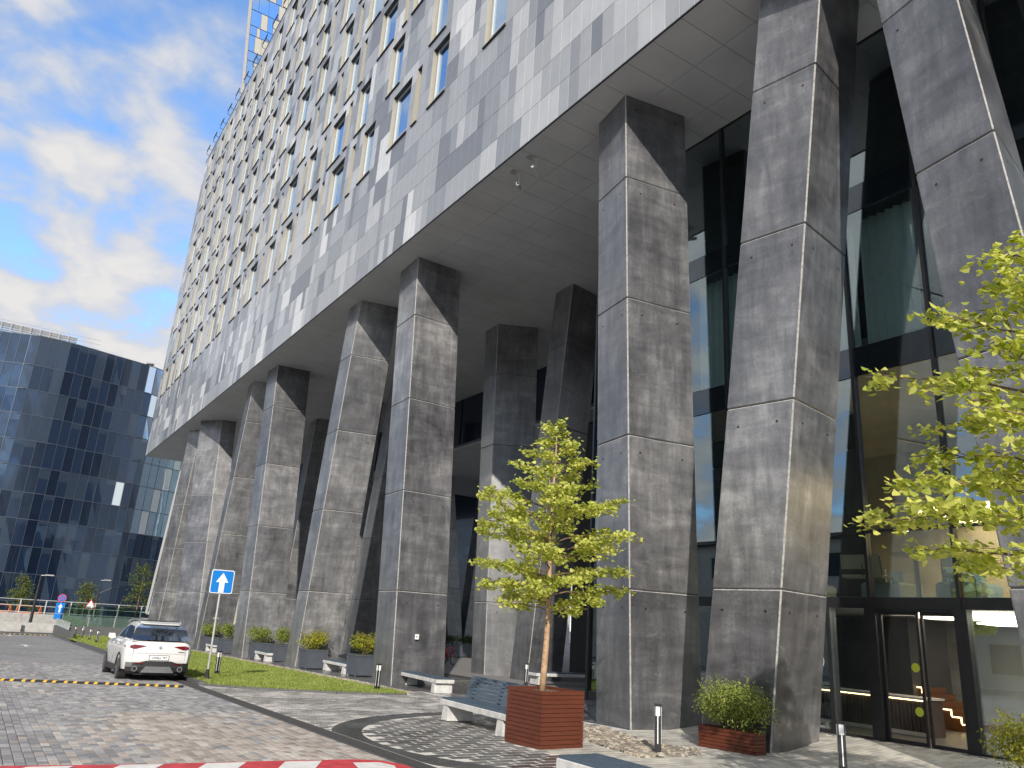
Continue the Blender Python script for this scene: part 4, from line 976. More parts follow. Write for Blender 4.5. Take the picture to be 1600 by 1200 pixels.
# ---- foliage
def leaf_quads(b, c, size, nrm, rnd, mat=0, heart=True):
    n = nrm.normalized(); a = n.orthogonal().normalized(); ang = rnd.uniform(0, 6.283); u = a*math.cos(ang)+n.cross(a)*math.sin(ang); v = n.cross(u)
    fold = n*(-size*.16)
    if heart:
        p = [c, c+u*size*.20+v*size*.48+fold, c+u*size*.62+v*size*.40+fold, c+u*size*1.1, c+u*size*.62-v*size*.40+fold, c+u*size*.20-v*size*.48+fold]
        b.add(p, [(0, 1, 2), (0, 2, 3), (0, 3, 4), (0, 4, 5)], mat)
    else:
        p = [c, c+u*size*.5+v*size*.24+fold, c+u*size, c+u*size*.5-v*size*.24+fold]; b.add(p, [(0, 1, 2), (0, 2, 3)], mat)
def shrub(loc, rx, ry, h, n, size, mat, label, seed, cat='shrub', group=None, shoots=10):
    r = random.Random(seed); root = empty('shrub', loc, label, cat, group); L = Vector(loc); b = MB()
    cen = [(Vector((r.uniform(-.55, .55)*rx, r.uniform(-.55, .55)*ry, h*r.uniform(.35, .62))), r.uniform(.45, .75)) for _ in range(9)] + [(Vector((0, 0, h*.45)), .8)]
    k = 0
    while k < n:
        c, s = r.choice(cen); d = Vector((r.gauss(0, 1), r.gauss(0, 1), r.gauss(0, 1))).normalized(); rad = r.random()**.35
        p = c+Vector((d.x*rx*s, d.y*ry*s, d.z*h*.5*s))*rad
        if p.z < .0: continue
        leaf_quads(b, p+L, size*r.uniform(.6, 1.25), (d+Vector((0, 0, .6))+Vector((r.gauss(0, .5), r.gauss(0, .5), r.gauss(0, .3)))), r, heart=False); k += 1
    for _ in range(shoots):
        c, s = r.choice(cen); d = Vector((r.gauss(0, .6), r.gauss(0, .6), 1)).normalized(); p0 = c+Vector((d.x*rx*s, d.y*ry*s, d.z*h*.5*s))*.9
        ln = r.uniform(.08, .22)*h*1.2
        for q in range(12): leaf_quads(b, p0+d*ln*q/12+L, size*r.uniform(.5, .9), Vector((r.gauss(0, 1), r.gauss(0, 1), r.gauss(0, 1))), r, heart=False)
    b.build('foliage', mat, root)
    t = MB()
    for _ in range(7):
        a = r.uniform(0, 6.28); t.tube([L+Vector((.05*math.cos(a), .05*math.sin(a), -.05)), L+Vector((rx*.4*math.cos(a), ry*.4*math.sin(a), h*.5))], [.012, .006], 5)
    t.build('stem', M['twig'], root); return root
SP = [(13.15, 30.1, .62, 'broad golden shrub in the slate planter closest to the square column'), (at_y(490, 1020, 34.45).x, 34.45, .60, 'yellow green bush with tall shoots in the slate planter behind the slanted column'),
      (at_y(439, 1015, 40.4).x, 40.4, .45, 'narrow upright bush in the slate planter beside the far bench'), (at_y(406, 1010, 42.95).x, 42.95, .66, 'round clipped bush in a slate planter beyond the far bench'),
      (at_y(355, 1005, 48.8).x, 48.8, .50, 'small bush in a slate planter beside the farthest bench'), (at_y(327, 1000, 53.0).x, 53.0, .62, 'small round bush by the foot of the far slanted column')]
for i, (x, y, s, lab) in enumerate(SP):
    slate_planter(x, y, .85 if i < 3 else .8, .80, 'slate grey tub under the '+lab.split(' in ')[0].split(' by ')[0])
    z = zg(x, y)+.80; shrub((x, y, z), s*1.05, s*1.05, .95 if i < 3 else 1.0, 1900, .085, M['shrub_yellow'] if i in (0, 1) else M['shrub_leaf'], lab, 40+i)
shrub((12.02, 10.50, zg(12, 10.5)+.30), .60, .78, 1.0, 6500, .055, M['shrub_leaf'], 'feathery light green shrub filling the low red trough', 3, shoots=46)
shrub((11.45, 5.1, zg(11.4, 5.1)+.30), .48, .78, .95, 5000, .055, M['shrub_yellow'], 'golden green shrub near the cafe door', 4, shoots=40)
# dark hedge boxes under the block
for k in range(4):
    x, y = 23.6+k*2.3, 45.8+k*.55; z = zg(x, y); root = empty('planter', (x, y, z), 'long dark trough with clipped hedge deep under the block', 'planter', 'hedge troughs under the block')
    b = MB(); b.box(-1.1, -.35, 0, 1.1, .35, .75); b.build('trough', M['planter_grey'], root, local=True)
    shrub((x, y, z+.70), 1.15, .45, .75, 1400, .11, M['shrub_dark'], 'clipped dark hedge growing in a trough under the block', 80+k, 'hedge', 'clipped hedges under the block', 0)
# ---- trees
def lime_tree(loc, h0, h1, rmax, nb, leaf, label, seed, trunk_r=.05, lean=(.1, 0), base_rot=0.0, density=1.0):
    r = random.Random(seed); root = empty('lime_tree', loc, label, 'tree'); L = Vector(loc); tb = MB(); br = MB(); lf = MB()
    tr = lambda z: L+Vector((lean[0]*(z/h1)**1.3+.03*math.sin(z*1.7), lean[1]*(z/h1)+.03*math.cos(z*1.3), z))
    zs = [h1*k/12 for k in range(13)]; tb.tube([tr(z) for z in zs], [trunk_r*(1-.86*(z/h1)) for z in zs], 9)
    for k in range(9):
        z = h0*(.15+.09*k); tb.tube([tr(z)+Vector((-.8*trunk_r, -.5*trunk_r, 0)), tr(z)+Vector((-1.15*trunk_r, -.7*trunk_r, .01))], .008, 5)
    tb.build('trunk', M['bark'], root, smooth=True)
    for i in range(nb):
        f = (i+.5)/nb; z = h0+(h1-h0)*(f**1.05); a = base_rot+i*2.39996+r.uniform(-.3, .3)
        prof = (min(1, (f+.16)/.34))**.7*(1-max(0, (f-.28))/.78)**.9
        ln = rmax*max(.12, prof)*r.uniform(.74, 1.12); rise = r.uniform(.28, .62)*(1.0 if f > .25 else .45)
        d = Vector((math.cos(a), math.sin(a), 0)); p0 = tr(z); pts = [p0]
        for k in range(1, 6):
            t = k/5; pts.append(p0+d*ln*t+Vector((0, 0, ln*rise*(t-.45*t*t)))+Vector((r.gauss(0, .03), r.gauss(0, .03), r.gauss(0, .015)))*ln)
        br.tube(pts, [.020*(1-.16*k)*max(.5, ln/rmax) for k in range(6)], 5, cap=False)
        nt = max(4, int(13*ln/rmax*density))
        for q in range(nt):
            t = .22+.78*(q+r.random())/nt; k = min(4, int(t*5)); p = pts[k].lerp(pts[k+1], t*5-k); sd = r.choice((-1, 1)); side = Vector((-d.y, d.x, 0))*sd
            tl = ln*r.uniform(.14, .36)*(1.25-.75*t); e = p+(side*.8+d*.6+Vector((0, 0, r.uniform(-.10, .30))))*tl
            br.tube([p, p.lerp(e, .5)+Vector((0, 0, tl*.08)), e], [.007, .005, .003], 4, cap=False)
            for m in range(max(5, int(17*density*(.6+tl/(.3*rmax))))):
                u = r.random()**.6; c = p.lerp(e, u)+Vector((r.gauss(0, .045), r.gauss(0, .045), r.gauss(-.012, .035)))*rmax*.65
                leaf_quads(lf, c, leaf*r.uniform(.65, 1.2), Vector((r.gauss(0, .75)-.1, r.gauss(0, .75)-.35, 1)), r)
    br.build('branches', M['twig'], root, smooth=True); lf.build('crown', M['lime_leaf'], root); return root
lime_tree((8.72, 11.92, zg(8.7, 11.9)+.86), 1.30, 4.95, 1.80, 50, .074, 'slim young lime tree with bright yellow green leaves in the tall red planter', 11, .062, (.05, 0), .4, 1.2)
lime_tree((8.05, 2.92, 1.05), 1.55, 5.0, 1.95, 50, .078, 'larger lime tree with wide bright branches reaching across the cafe front', 23, .075, (.1, .1), 1.1, 1.1)
def far_tree(px, base_py, top_py, half, dist, label, seed):
    P = at_y(px, base_py, dist); x, y = P.x, P.y; z = zg(x, y); top = at_y(px, top_py, dist).z; H = top-z; r = random.Random(seed); root = empty('street_tree', (x, y, z), label, 'tree'); L = Vector((x, y, z))
    b = MB(); b.tube([L, L+Vector((.1, 0, H*.5)), L+Vector((.12, 0, H*.95))], [.11, .08, .02], 7); b.build('trunk', M['twig'], root)
    b = MB()
    for _ in range(46):
        t = r.random(); zc = H*(.32+.66*t); rr = half*(1-t)**.75*r.uniform(.3, 1.0)+.12; a = r.uniform(0, 6.28); c = L+Vector((.1+rr*math.cos(a), rr*math.sin(a), zc))
        for _ in range(34): leaf_quads(b, c+Vector((r.gauss(0, .30), r.gauss(0, .30), r.gauss(0, .17))), r.uniform(.15, .28), Vector((r.gauss(0, .6), r.gauss(0, .6), 1)), r, heart=False)
    b.build('crown', M['far_leaf'], root)
far_tree(17, 985, 895, 1.35, 99, 'small conical street tree in front of the office block beyond the blue-wrapped fence post', 1)
far_tree(122, 985, 909, 1.5, 100, 'small street tree behind the triangular warning sign', 2)
far_tree(206, 985, 878, 1.9, 92, 'leafy street tree beside the end of the colonnade', 3)
# ---- bollard lights
def make_bollard(h=.77):
    root = empty('bollard_light', (0, 0, 0), 'x', 'bollard'); s = .055; b = MB()
    b.hexa([(-s, -s, -.05), (s, -s, -.05), (s, s, -.05), (-s, s, -.05)], [(-s, -s, h), (s, -s, h), (s, s, h), (-s, s, h)]); b.build('post', M['black_metal'], root, local=True)
    for nx, ny in ((-1, 0), (0, -1), (1, 0), (0, 1)):
        tx, ty = -ny, nx
        def face(w, z0, z1, o): 
            c = [(nx*(s+o)+tx*u, ny*(s+o)+ty*u, z) for u, z in ((-w, z0), (w, z0), (w, z1), (-w, z1))]; return c
        b = MB(); b.extr(face(.036, h-.17, h-.025, .0005), (nx*.005, ny*.005, 0)); b.build('lamp_panel', M['lamp_white'], root, local=True)
        b = MB(); b.extr(face(.008, .16, h-.17, .0005), (nx*.004, ny*.004, 0)); b.build('light_strip', M['lamp_white'], root, local=True)
    b = MB(); b.cbox(-s-.006, -s-.006, h, s+.006, s+.006, h+.02, .004); b.build('cap', M['black_metal'], root, local=True)
    return root
BL = [((10.16, 10.51), .75, 'black bollard light standing in the gravel before the square column'), ((10.47, 22.71), .1, 'black bollard light at the tip of the lawn'), ((7.26, 28.61), .6, 'black bollard light on the lawn beside the blue arrow sign'),
      ((11.43, 7.86), .75, 'black bollard light nearest the cafe door'), ((17.0, 24.3), .7, 'black bollard light behind the slatted bench')]
proto = make_bollard()
for i, ((x, y), rz, lab) in enumerate(BL):
    o = proto if i == 0 else copy_tree(proto); o.location = on_ground(x, y); o.rotation_euler = (random.uniform(-.03, .03), random.uniform(-.03, .03), rz); o['label'] = lab; o['group'] = 'bollard lights'
for px, py in ((74, 983), (80, 985), (86, 987), (93, 989), (116, 995), (127, 998), (139, 1001), (150, 1005), (120, 990)):
    P = G(px, py); o = copy_tree(proto); o.location = on_ground(max(6.9, P.x), min(P.y, 76)); o['label'] = 'small black bollard light with white head in the far row on the grass verge'; o['group'] = 'far bollard lights on the verge'
# ---- speed hump of black rubber with yellow reflectors
def hump(p0, p1, n, label):
    c = ((p0[0]+p1[0])/2, (p0[1]+p1[1])/2); root = empty('speed_hump', on_ground(*c), label, 'speed hump')
    d = Vector((p1[0]-p0[0], p1[1]-p0[1])); u = d.normalized(); w = Vector((-u.y, u.x)); seg = d.length/n
    prof = [(-.17, 0), (-.13, .028), (-.06, .045), (.06, .045), (.13, .028), (.17, 0)]
    for k in range(n):
        a = Vector(p0)+u*(k*seg+.004); b = MB()
        pts = [(a.x+w.x*s, a.y+w.y*s, zg(a.x, a.y)+h+.002) for s, h in prof]; b.extr(pts, (u.x*(seg-.008), u.y*(seg-.008), 0)); o = b.build('rubber_block', M['rubber'], root)
        for t in (.18, .62):
            q = a+u*seg*t; b = MB(); e = .085; rw = lambda s, h, f: (q.x+w.x*s+u.x*f, q.y+w.y*s+u.y*f, zg(q.x, q.y)+h+.006)
            b.poly([rw(-.165, .004, 0), rw(-.165, .004, e), rw(-.13, .030, e), rw(-.13, .030, 0)]); b.poly([rw(-.13, .030, 0), rw(-.13, .030, e), rw(-.065, .046, e), rw(-.065, .046, 0)])
            b.poly([rw(-.065, .046, 0), rw(-.065, .046, e), rw(.0, .047, e), rw(.0, .047, 0)]); b.build('reflector', M['yellow'], o)
hump((-2.4, 26.45), (5.15, 23.60), 16, 'black and yellow rubber speed hump behind the white car')
hump((-3.0, 72.6), (5.2, 72.9), 12, 'distant black and yellow speed hump across the far end of the road')
# ---- one-way arrow sign
def arrow_sign():
    P = (6.35, 26.12); root = empty('road_sign', on_ground(*P), 'blue square sign with a white arrow on a pale pole in the grass', 'sign'); root.rotation_euler = (0, -.012, .10)
    b = MB(); b.tube([(0, 0, 0), (0, 0, 3.30)], .032, 12); b.build('pole', M['galv'], root, local=True, smooth=False)
    b = MB(); b.tube([(0, 0, -.01), (0, 0, .03), (0, 0, .05)], [.30, .27, .16], 16); b.tube([(0, 0, .05), (0, 0, .15), (0, 0, .34)], [.14, .07, .05], 14); b.build('rubber_foot', M['rubber'], root, local=True)
    b = MB(); b.tube([(0, 0, 1.82), (0, 0, 1.86)], .05, 10); b.box(-.09, -.015, 1.825, .09, .015, 1.855); b.build('pipe_clamp', M['galv'], root, local=True)
    def rr(s, r, y):
        pts = []
        for cx, cz, a0 in ((s-r, s-r, 0), (-s+r, s-r, 90), (-s+r, -s+r, 180), (s-r, -s+r, 270)):
            for k in range(5): a = math.radians(a0+k*22.5); pts.append((cx+r*math.cos(a), y, 2.95+cz+r*math.sin(a)))
        return pts
    b = MB(); b.extr(rr(.36, .06, -.035), (0, -.012, 0)); b.build('sign_plate', M['sign_white'], root, local=True)
    b = MB(); b.extr(rr(.335, .045, -.0475), (0, -.003, 0)); b.build('sign_face', M['sign_blue'], root, local=True)
    b = MB(); z = 2.95; b.extr([(-.085, -.051, z-.33), (.085, -.051, z-.33), (.085, -.051, z-.02), (.20, -.051, z-.02), (0, -.051, z+.27), (-.20, -.051, z-.02), (-.085, -.051, z-.02)], (0, -.002, 0)); b.build('arrow', M['sign_white'], root, local=True)
arrow_sign()
# ---- white estate car seen from behind
def car():
    X, YR = 4.80, 25.72; z0 = zg(X, YR+2.4); root = empty('parked_car', (X, YR, z0), 'white sport utility car parked at the kerb with black lower bumper', 'car'); root.rotation_euler = (TILT, 0, 0)
    # body lines as functions of height: rear contour and half width; stations run forward (+y)
    Zl = [0.34, 0.46, 0.60, 0.78, 0.92, 1.02, 1.12]
    def halfw(z, y):
        t = (z-.34)/.8; w = .90+.045*math.sin(max(0, min(1, t))*PI*.85)
        if z > 1.0: w -= (z-1.0)*.25
        if y > 3.6: w -= ((y-3.6)/1.05)**2.2*.22
        return w
    def rear_y(z): return {0.34: .10, .46: .03, .60: .0, .78: .03, .92: .07, 1.02: .08, 1.12: .16}[z]
    stations = [0, .12, .35, .8, 1.3, 1.9, 2.5, 3.0, 3.5, 3.9, 4.25, 4.5, 4.66]
    def top_z(y):                                   # bonnet falls towards the nose
        return 1.12 if y < 3.0 else 1.12-.05*(y-3.0)-.06*max(0, y-3.9)**2*2.2
    b = MB(); rows = []
    for j, z in enumerate(Zl):
        left = []
        for i, s in enumerate(stations):
            y = rear_y(z)+s*(4.66-rear_y(z))/4.66; zz_ = .34+(z-.34)*(top_z(y)-.34)/.78
            w = halfw(z, y); 
            if i == 0: w *= .86
            elif i == 1: w *= .965
            left.append((w, y, zz_))
        rows.append(left)
    def grid(pts, nr, nc, flip=False, mat=0):
        b.add(pts, [((r*nc+c, r*nc+c+1, (r+1)*nc+c+1, (r+1)*nc+c) if not flip else (r*nc+c, (r+1)*nc+c, (r+1)*nc+c+1, r*nc+c+1)) for r in range(nr-1) for c in range(nc-1)], mat)
    nc = len(stations)
    grid([(x, y, z) for row in rows for x, y, z in row], len(Zl), nc); grid([(-x, y, z) for row in rows for x, y, z in row], len(Zl), nc, True)
    for end, fl in ((0, True), (-1, False)):        # tail and nose
        pts = []; m = 9
        for j in range(len(Zl)):
            w, y, z = rows[j][end]
            for k in range(m): u = -1+2*k/(m-1); pts.append((w*u, y+(-.055 if end == 0 else .05)*(1-u*u), z))
        grid(pts, len(Zl), m, fl)
    pts = []                                         # shoulder deck / bonnet
    for i in range(nc):
        w, y, z = rows[-1][i]
        for k in range(7): u = -1+2*k/6; pts.append((w*u, y-(.055*(1-u*u) if i == 0 else 0), z+.03*(1-u*u)))
    grid(pts, nc, 7)
    b.build('body', M['paint_white'], root, smooth=True, local=True)
    # cabin: roof arch and tailgate
    cs = [(.10, .80, 1.12, .70), (.30, .785, 1.34, .66), (.44, .77, 1.52, .62), (.62, .76, 1.60, .60), (1.2, .77, 1.66, .60), (1.9, .775, 1.66, .60), (2.5, .78, 1.60, .61), (2.9, .79, 1.45, .64), (3.35, .80, 1.13, .74)]
    b = MB(); pts = []
    for (y, wb, zt, wt_) in cs:
        zb = 1.10; f = lambda t: (wb+(wt_-wb)*t, zb+(zt-zb)*t)
        r = [(*f(0),), (*f(.45),), (*f(.86),), (wt_*.93, zt-.015+.03), (wt_*.5, zt+.035), (0, zt+.045)]
        ring = [(w, y-(0 if k < 3 else 0), z) for k, (w, z) in enumerate(r)]
        pts.append(ring+[(-w, y_, z) for w, y_, z in reversed(ring[:-1])])
    n = len(pts[0]); grid([p for r in pts for p in r], len(pts), n)
    b.build('cabin', M['paint_white'], root, smooth=True, local=True)
    # rear window on the sloping tailgate, roof spoiler
    b = MB(); P = []
    def tail(u, z):                                  # point just proud of the tailgate skin
        for (ya, wa, za, ta), (yb, wb, zb, tb_) in zip(cs, cs[1:]):
            if za <= z <= zb: t = (z-za)/(zb-za); y = ya+(yb-ya)*t; w = ta+(tb_-ta)*t; return (u*w*1.06, y-.035-.03*(1-u*u), z+.02)
    zz_ = [1.14, 1.22, 1.34, 1.44, 1.52, 1.575]
    for z in zz_:
        for k in range(9):
            u = -1+2*k/8; lim = 1.0 if 1.16 < z < 1.5 else (.93 if z < 1.55 else .86)
            P.append(tail(u*lim*(1.14 if z < 1.3 else 1.06), z))
    grid(P, len(zz_), 9, True); b.build('rear_window', M['car_glass'], root, smooth=True, local=True)
    b = MB(); b.add([(-.50, .42, 1.60), (.50, .42, 1.60), (.62, .70, 1.655), (-.62, .70, 1.655), (-.50, .42, 1.625), (.50, .42, 1.625), (.58, .72, 1.685), (-.58, .72, 1.685)], [(0, 3, 2, 1), (4, 5, 6, 7), (0, 1, 5, 4), (1, 2, 6, 5), (3, 0, 4, 7), (2, 3, 7, 6)]); b.build('roof_spoiler', M['paint_white'], root, local=True)
    b = MB(); b.add([(-.50, .95, 1.70), (.50, .95, 1.70), (.50, 2.3, 1.70), (-.50, 2.3, 1.70), (-.50, .95, 1.712), (.50, .95, 1.712), (.50, 2.3, 1.708), (-.50, 2.3, 1.708)], [(4, 5, 6, 7), (0, 1, 5, 4), (1, 2, 6, 5), (2, 3, 7, 6), (3, 0, 4, 7)]); b.build('sunroof', M['car_glass'], root, local=True)
    for s in (-1, 1):
        b = MB(); b.tube([(s*.60, .62, 1.66), (s*.60, .8, 1.72), (s*.60, 1.8, 1.735), (s*.61, 2.4, 1.69), (s*.615, 2.5, 1.63)], .022, 6); b.build('roof_rail', M['chrome'], root, local=True)
        # side glass
        pane = [(.55, 1.16), (.74, 1.42), (1.0, 1.53), (1.85, 1.56), (2.4, 1.50), (3.0, 1.19)]
        def sx(y, z):
            for (ya, wa, za, ta), (yb, wb, zb, tb_) in zip(cs, cs[1:]):
                if ya <= y <= yb: t = (y-ya)/(yb-ya); w0 = wa+(wb-wa)*t; zt = za+(zb-za)*t; w1 = ta+(tb_-ta)*t; return w0+(w1-w0)*(z-1.1)/(zt-1.1)
        for seg in ([(.62, 1.17), (.78, 1.40), (1.05, 1.52), (1.72, 1.55), (1.72, 1.17)], [(1.78, 1.17), (1.78, 1.55), (2.35, 1.49), (2.92, 1.19)]):
            b = MB(); b.extr([(s*(sx(y, z)+.006), y, z) for y, z in seg], (s*.008, 0, 0)); b.build('side_window', M['car_glass'], root, local=True)
        # wheels
        for y in (.92, 3.74):
            xo = s*.93; w = bpy.data.objects.new('wheel', None); col.objects.link(w); w.parent = root; w.location = (0, y, .355)
            b = MB(); ax = [(s*.70, 0, 0), (s*.72, 0, 0), (s*.90, 0, 0), (s*.930, 0, 0), (s*.936, 0, 0)]; b.tube(ax, [.30, .355, .355, .33, .25], 28); b.build('tyre', M['tyre'], w, local=True, smooth=False)
            b = MB(); b.tube([(s*.925, 0, 0), (s*.940, 0, 0)], [.255, .25], 24)
            b.build('rim_disc', M['car_black'], w, local=True)
            b = MB(); n = 24
            for k in range(n):
                a0, a1 = 2*PI*k/n, 2*PI*(k+1)/n; b.add([(s*.944, r_*math.cos(a), r_*math.sin(a)) for r_, a in ((.225, a0), (.258, a0), (.258, a1), (.225, a1))], [(0, 1, 2, 3)])
            for k in range(10):
                a = 2*PI*(k//2)/5+(.16 if k % 2 else -.16); a2 = 2*PI*(k//2)/5
                d = Vector((0, math.cos(a), math.sin(a))); e = Vector((0, -math.sin(a), math.cos(a))); h = Vector((0, math.cos(a2), math.sin(a2)))*.03
                b.add([Vector((s*.946, 0, 0))+p for p in (h+e*.018, h-e*.018, d*.235-e*.016, d*.235+e*.016)], [(0, 1, 2, 3)])
            b.disc((s*.947, 0, 0), (s, 0, 0), .05, 12); b.build('rim', M['chrome'], w, local=True)
            b = MB(); n = 14; pr = []
            for k in range(n+1):
                a = math.radians(-8+196*k/n); pr.append((s*(.936 if y < 2 else .925-.10*max(0, math.cos(a))), y+.405*math.cos(a), .355+.405*math.sin(a)))
            b.tube(pr, .032, 6); b.build('wheel_arch', M['car_black'], root, local=True)
        b = MB(); b.box(min(s*.86, s*.945), 1.25, .24, max(s*.86, s*.945), 3.35, .40); b.build('sill_trim', M['car_black'], root, local=True)
        b = MB(); b.extr([(s*.89, 2.62, 1.14), (s*1.0, 2.60, 1.10), (s*1.10, 2.60, 1.14), (s*1.10, 2.60, 1.27), (s*.93, 2.62, 1.27)], (0, .16, 0)); b.build('mirror', M['paint_white'], root, local=True)
        for y in (1.55, 2.55): b = MB(); b.box(min(s*.93, s*.955), y, .99, max(s*.93, s*.955), y+.2, 1.02); b.build('door_handle', M['paint_white'], root, local=True)
        for y in (1.18, 2.22): b = MB(); b.box(min(s*.935, s*.9395), y, .45, max(s*.935, s*.9395), y+.008, 1.10); b.build('door_seam', M['car_black'], root, local=True)
        # lamps on the tail, following its curve
        def skin(u, z):
            w = halfw(min(Zl, key=lambda q: abs(q-z)), 0)*.86; y = np.interp(z, Zl, [rear_y(q) for q in Zl]); return (u*w, y-.055*(1-u*u)-.008, z)
        lamp = [(.46, .990), (.62, .950), (.80, .905), (.90, .905), (1.0, .935), (1.0, 1.0), (.88, 1.022), (.66, 1.012)]
        b = MB(); pts_ = [skin(s*u, z) for u, z in lamp]; ctr = skin(s*.78, .965)
        b.add([ctr]+pts_, [(0, 1+k, 1+(k+1) % len(lamp)) for k in range(len(lamp))])
        x1 = s*.86*halfw(.92, 0); b.add([skin(s*1.0, .93), skin(s*1.0, 1.0), (s*.945, .34, .995), (s*.95, .28, .955)], [(0, 1, 2, 3)]); b.build('tail_light', M['tail_red'], root, local=True)
        b = MB(); rr_ = [skin(s*u, z) for u, z in ((.52, .505), (.80, .505), (.80, .535), (.52, .535))]; b.add([(x, y-.07, z) for x, y, z in rr_], [(0, 1, 2, 3)]); b.build('reflector', M['tail_red'], root, local=True)
        b = MB(); n = 16; xc, zc = s*.62, .37
        for k in range(n):
            a0, a1 = 2*PI*k/n, 2*PI*(k+1)/n; b.add([(xc+r_*math.cos(a), -.085, zc+r_*math.sin(a)) for r_, a in ((.055, a0), (.075, a0), (.075, a1), (.055, a1))], [(0, 1, 2, 3)])
        b.tube([(xc, -.08, zc), (xc, .12, zc)], .074, 14); b.build('exhaust_pipe', M['chrome'], root, local=True)
        b = MB(); b.disc((xc, -.082, zc), (0, -1, 0), .056, 14); b.build('exhaust_bore', M['hole'], root, local=True)
    # lower bumper, skid plate, plate, badge
    b = MB(); m = 11; P = []
    for z, yy, w in ((.22, .14, .80), (.30, -.02, .86), (.42, -.035, .87), (.54, -.012, .868)):
        for k in range(m): u = -1+2*k/(m-1); P.append((u*w, yy-.045*(1-u*u)+(.10*max(0, abs(u)-.8)*5*.5), z if z < .5 else z-.03*(1-u*u)*0+(.05 if abs(u) < .55 else 0)))
    grid(P, 4, m, True); b.build('lower_bumper', M['car_black'], root, smooth=False, local=True)
    b = MB(); b.extr([(-.46, -.095, .27), (.46, -.095, .27), (.33, -.105, .44), (-.33, -.105, .44)], (0, .02, 0)); b.build('skid_plate', M['chrome'], root, local=True)
    b = MB(); b.box(-.60, .05, .20, .60, 4.4, .33); b.build('underbody', M['car_black'], root, local=True)
    b = MB(); b.extr([(-.26, -.07, .62), (.26, -.07, .62), (.26, -.055, .735), (-.26, -.055, .735)], (0, .012, 0)); b.extr([(-.275, -.062, .605), (.275, -.062, .605), (.275, -.045, .75), (-.275, -.045, .75)], (0, .008, 0), 1)
    pl = b.build('number_plate', [M['sign_white'], M['car_black']], root, local=True)
    t = bpy.data.objects.new('lettering', text_mesh('o458pe 797', .088, M['plate_text'])); col.objects.link(t); t.parent = pl; t.location = (0, -.072, .678); t.rotation_euler = (PI/2-.13, 0, 0)
    b = MB(); b.disc((0, .002, .965), (0, -1, .25), .045, 18); b.build('badge', M['chrome'], root, local=True)
    b = MB(); b.box(.52, -.002, .845, .70, .004, .858); b.build('model_lettering', M['car_black'], root, local=True)
    b = MB()
    for u in (-.72, .72): b.extr([(u, -.012, .60), (u+.006*(1 if u > 0 else -1), -.012, .60), (u+.006, .04, 1.10), (u, .04, 1.10)], (0, .004, 0))
    b.extr([(-.72, -.04, .80), (.72, -.04, .80), (.72, -.04, .806), (-.72, -.04, .806)], (0, .004, 0)); b.build('tailgate_seam', M['conc_grey'], root, local=True)
car()
# ---- things fixed to the block
for i, ((px, py), az, lab) in enumerate((((803, 268), -2.3, 'white security camera pointing at the viewer under the block edge'), ((829, 245), .5, 'white tube security camera seen from the side under the block edge'))):
    P = at_z(px, py, ZS); root = empty('security_camera', (P.x, P.y, ZS), lab, 'camera')
    b = MB(); b.box(-.10, -.10, -.05, .10, .10, -.001); b.build('mount_box', M['conc_light'], root, local=True)
    b = MB(); b.tube([(.05, -.05, -.04), (.14, -.14, -.14), (.14, -.14, -.50)], .022, 7); b.build('arm', M['white_frame'], root, local=True)
    d = Vector((math.cos(az), math.sin(az), -.25)).normalized(); c = Vector((.14, -.14, -.56))
    b = MB(); b.tube([c-d*.24, c+d*.24], .062, 12); b.build('housing', M['white_frame'], root, local=True)
    b = MB(); b.disc(c+d*.243, d, .038, 12); b.build('lens', M['hole'], root, local=True)
pm = at_y(651, 995, 25.62); root = empty('wall_plate', (pm.x, 25.60, pm.z), 'small white arrow plate on the square column', 'sign')
b = MB(); b.box(-.075, -.01, -.085, .075, .008, .085); b.build('plate', M['sign_white'], root, local=True)
b = MB(); b.extr([(-.05, -.011, 0), (-.01, -.011, .03), (-.01, -.011, .008), (.05, -.011, .008), (.05, -.011, -.008), (-.01, -.011, -.008), (-.01, -.011, -.03)], (0, -.002, 0)); b.build('arrow', M['plate_text'], root, local=True)
# ---- bicycles by the square column
def bicycle(loc, rz, label):
    root = empty('bicycle', loc, label, 'bicycle', None, rz)
    for x in (-.52, .52):
        w = bpy.data.objects.new('wheel', None); col.objects.link(w); w.parent = root; w.location = (x, 0, .35)
        b = MB(); n = 24; b.tube([(.33*math.cos(2*PI*k/n), 0, .33*math.sin(2*PI*k/n)) for k in range(n+1)], .022, 6, cap=False); b.build('tyre', M['tyre'], w, local=True)
        b = MB(); 
        for k in range(12): b.tube([(0, 0, 0), (.32*math.cos(2*PI*k/12), 0, .32*math.sin(2*PI*k/12))], .003, 3)
        b.build('spokes', M['chrome'], w, local=True)
    b = MB(); A, B_, Cc, D_, E_ = (-.52, 0, .35), (-.06, 0, .30), (-.20, 0, .82), (.36, 0, .86), (.52, 0, .35)
    for p, q in ((A, B_), (B_, Cc), (A, Cc), (Cc, D_), (B_, D_), (D_, E_)): b.tube([p, q], .022, 8)
    b.build('frame', M['red_paint_bike'], root, local=True)
    b = MB(); b.tube([D_, (.33, 0, 1.0)], .015, 6); b.tube([(.33, -.28, 1.02), (.33, 0, 1.0), (.33, .28, 1.02)], .014, 6); b.build('handlebar', M['black_metal'], root, local=True)
    b = MB(); b.tube([Cc, (-.24, 0, .95)], .013, 6); b.extr([(-.38, -.06, .95), (-.38, .06, .95), (-.10, .02, .96), (-.10, -.02, .96)], (0, 0, .03)); b.build('saddle', M['black_metal'], root, local=True)
    b = MB(); b.tube([(-.06, -.03, .30), (-.06, .03, .30)], .09, 14); b.build('crank', M['black_metal'], root, local=True)
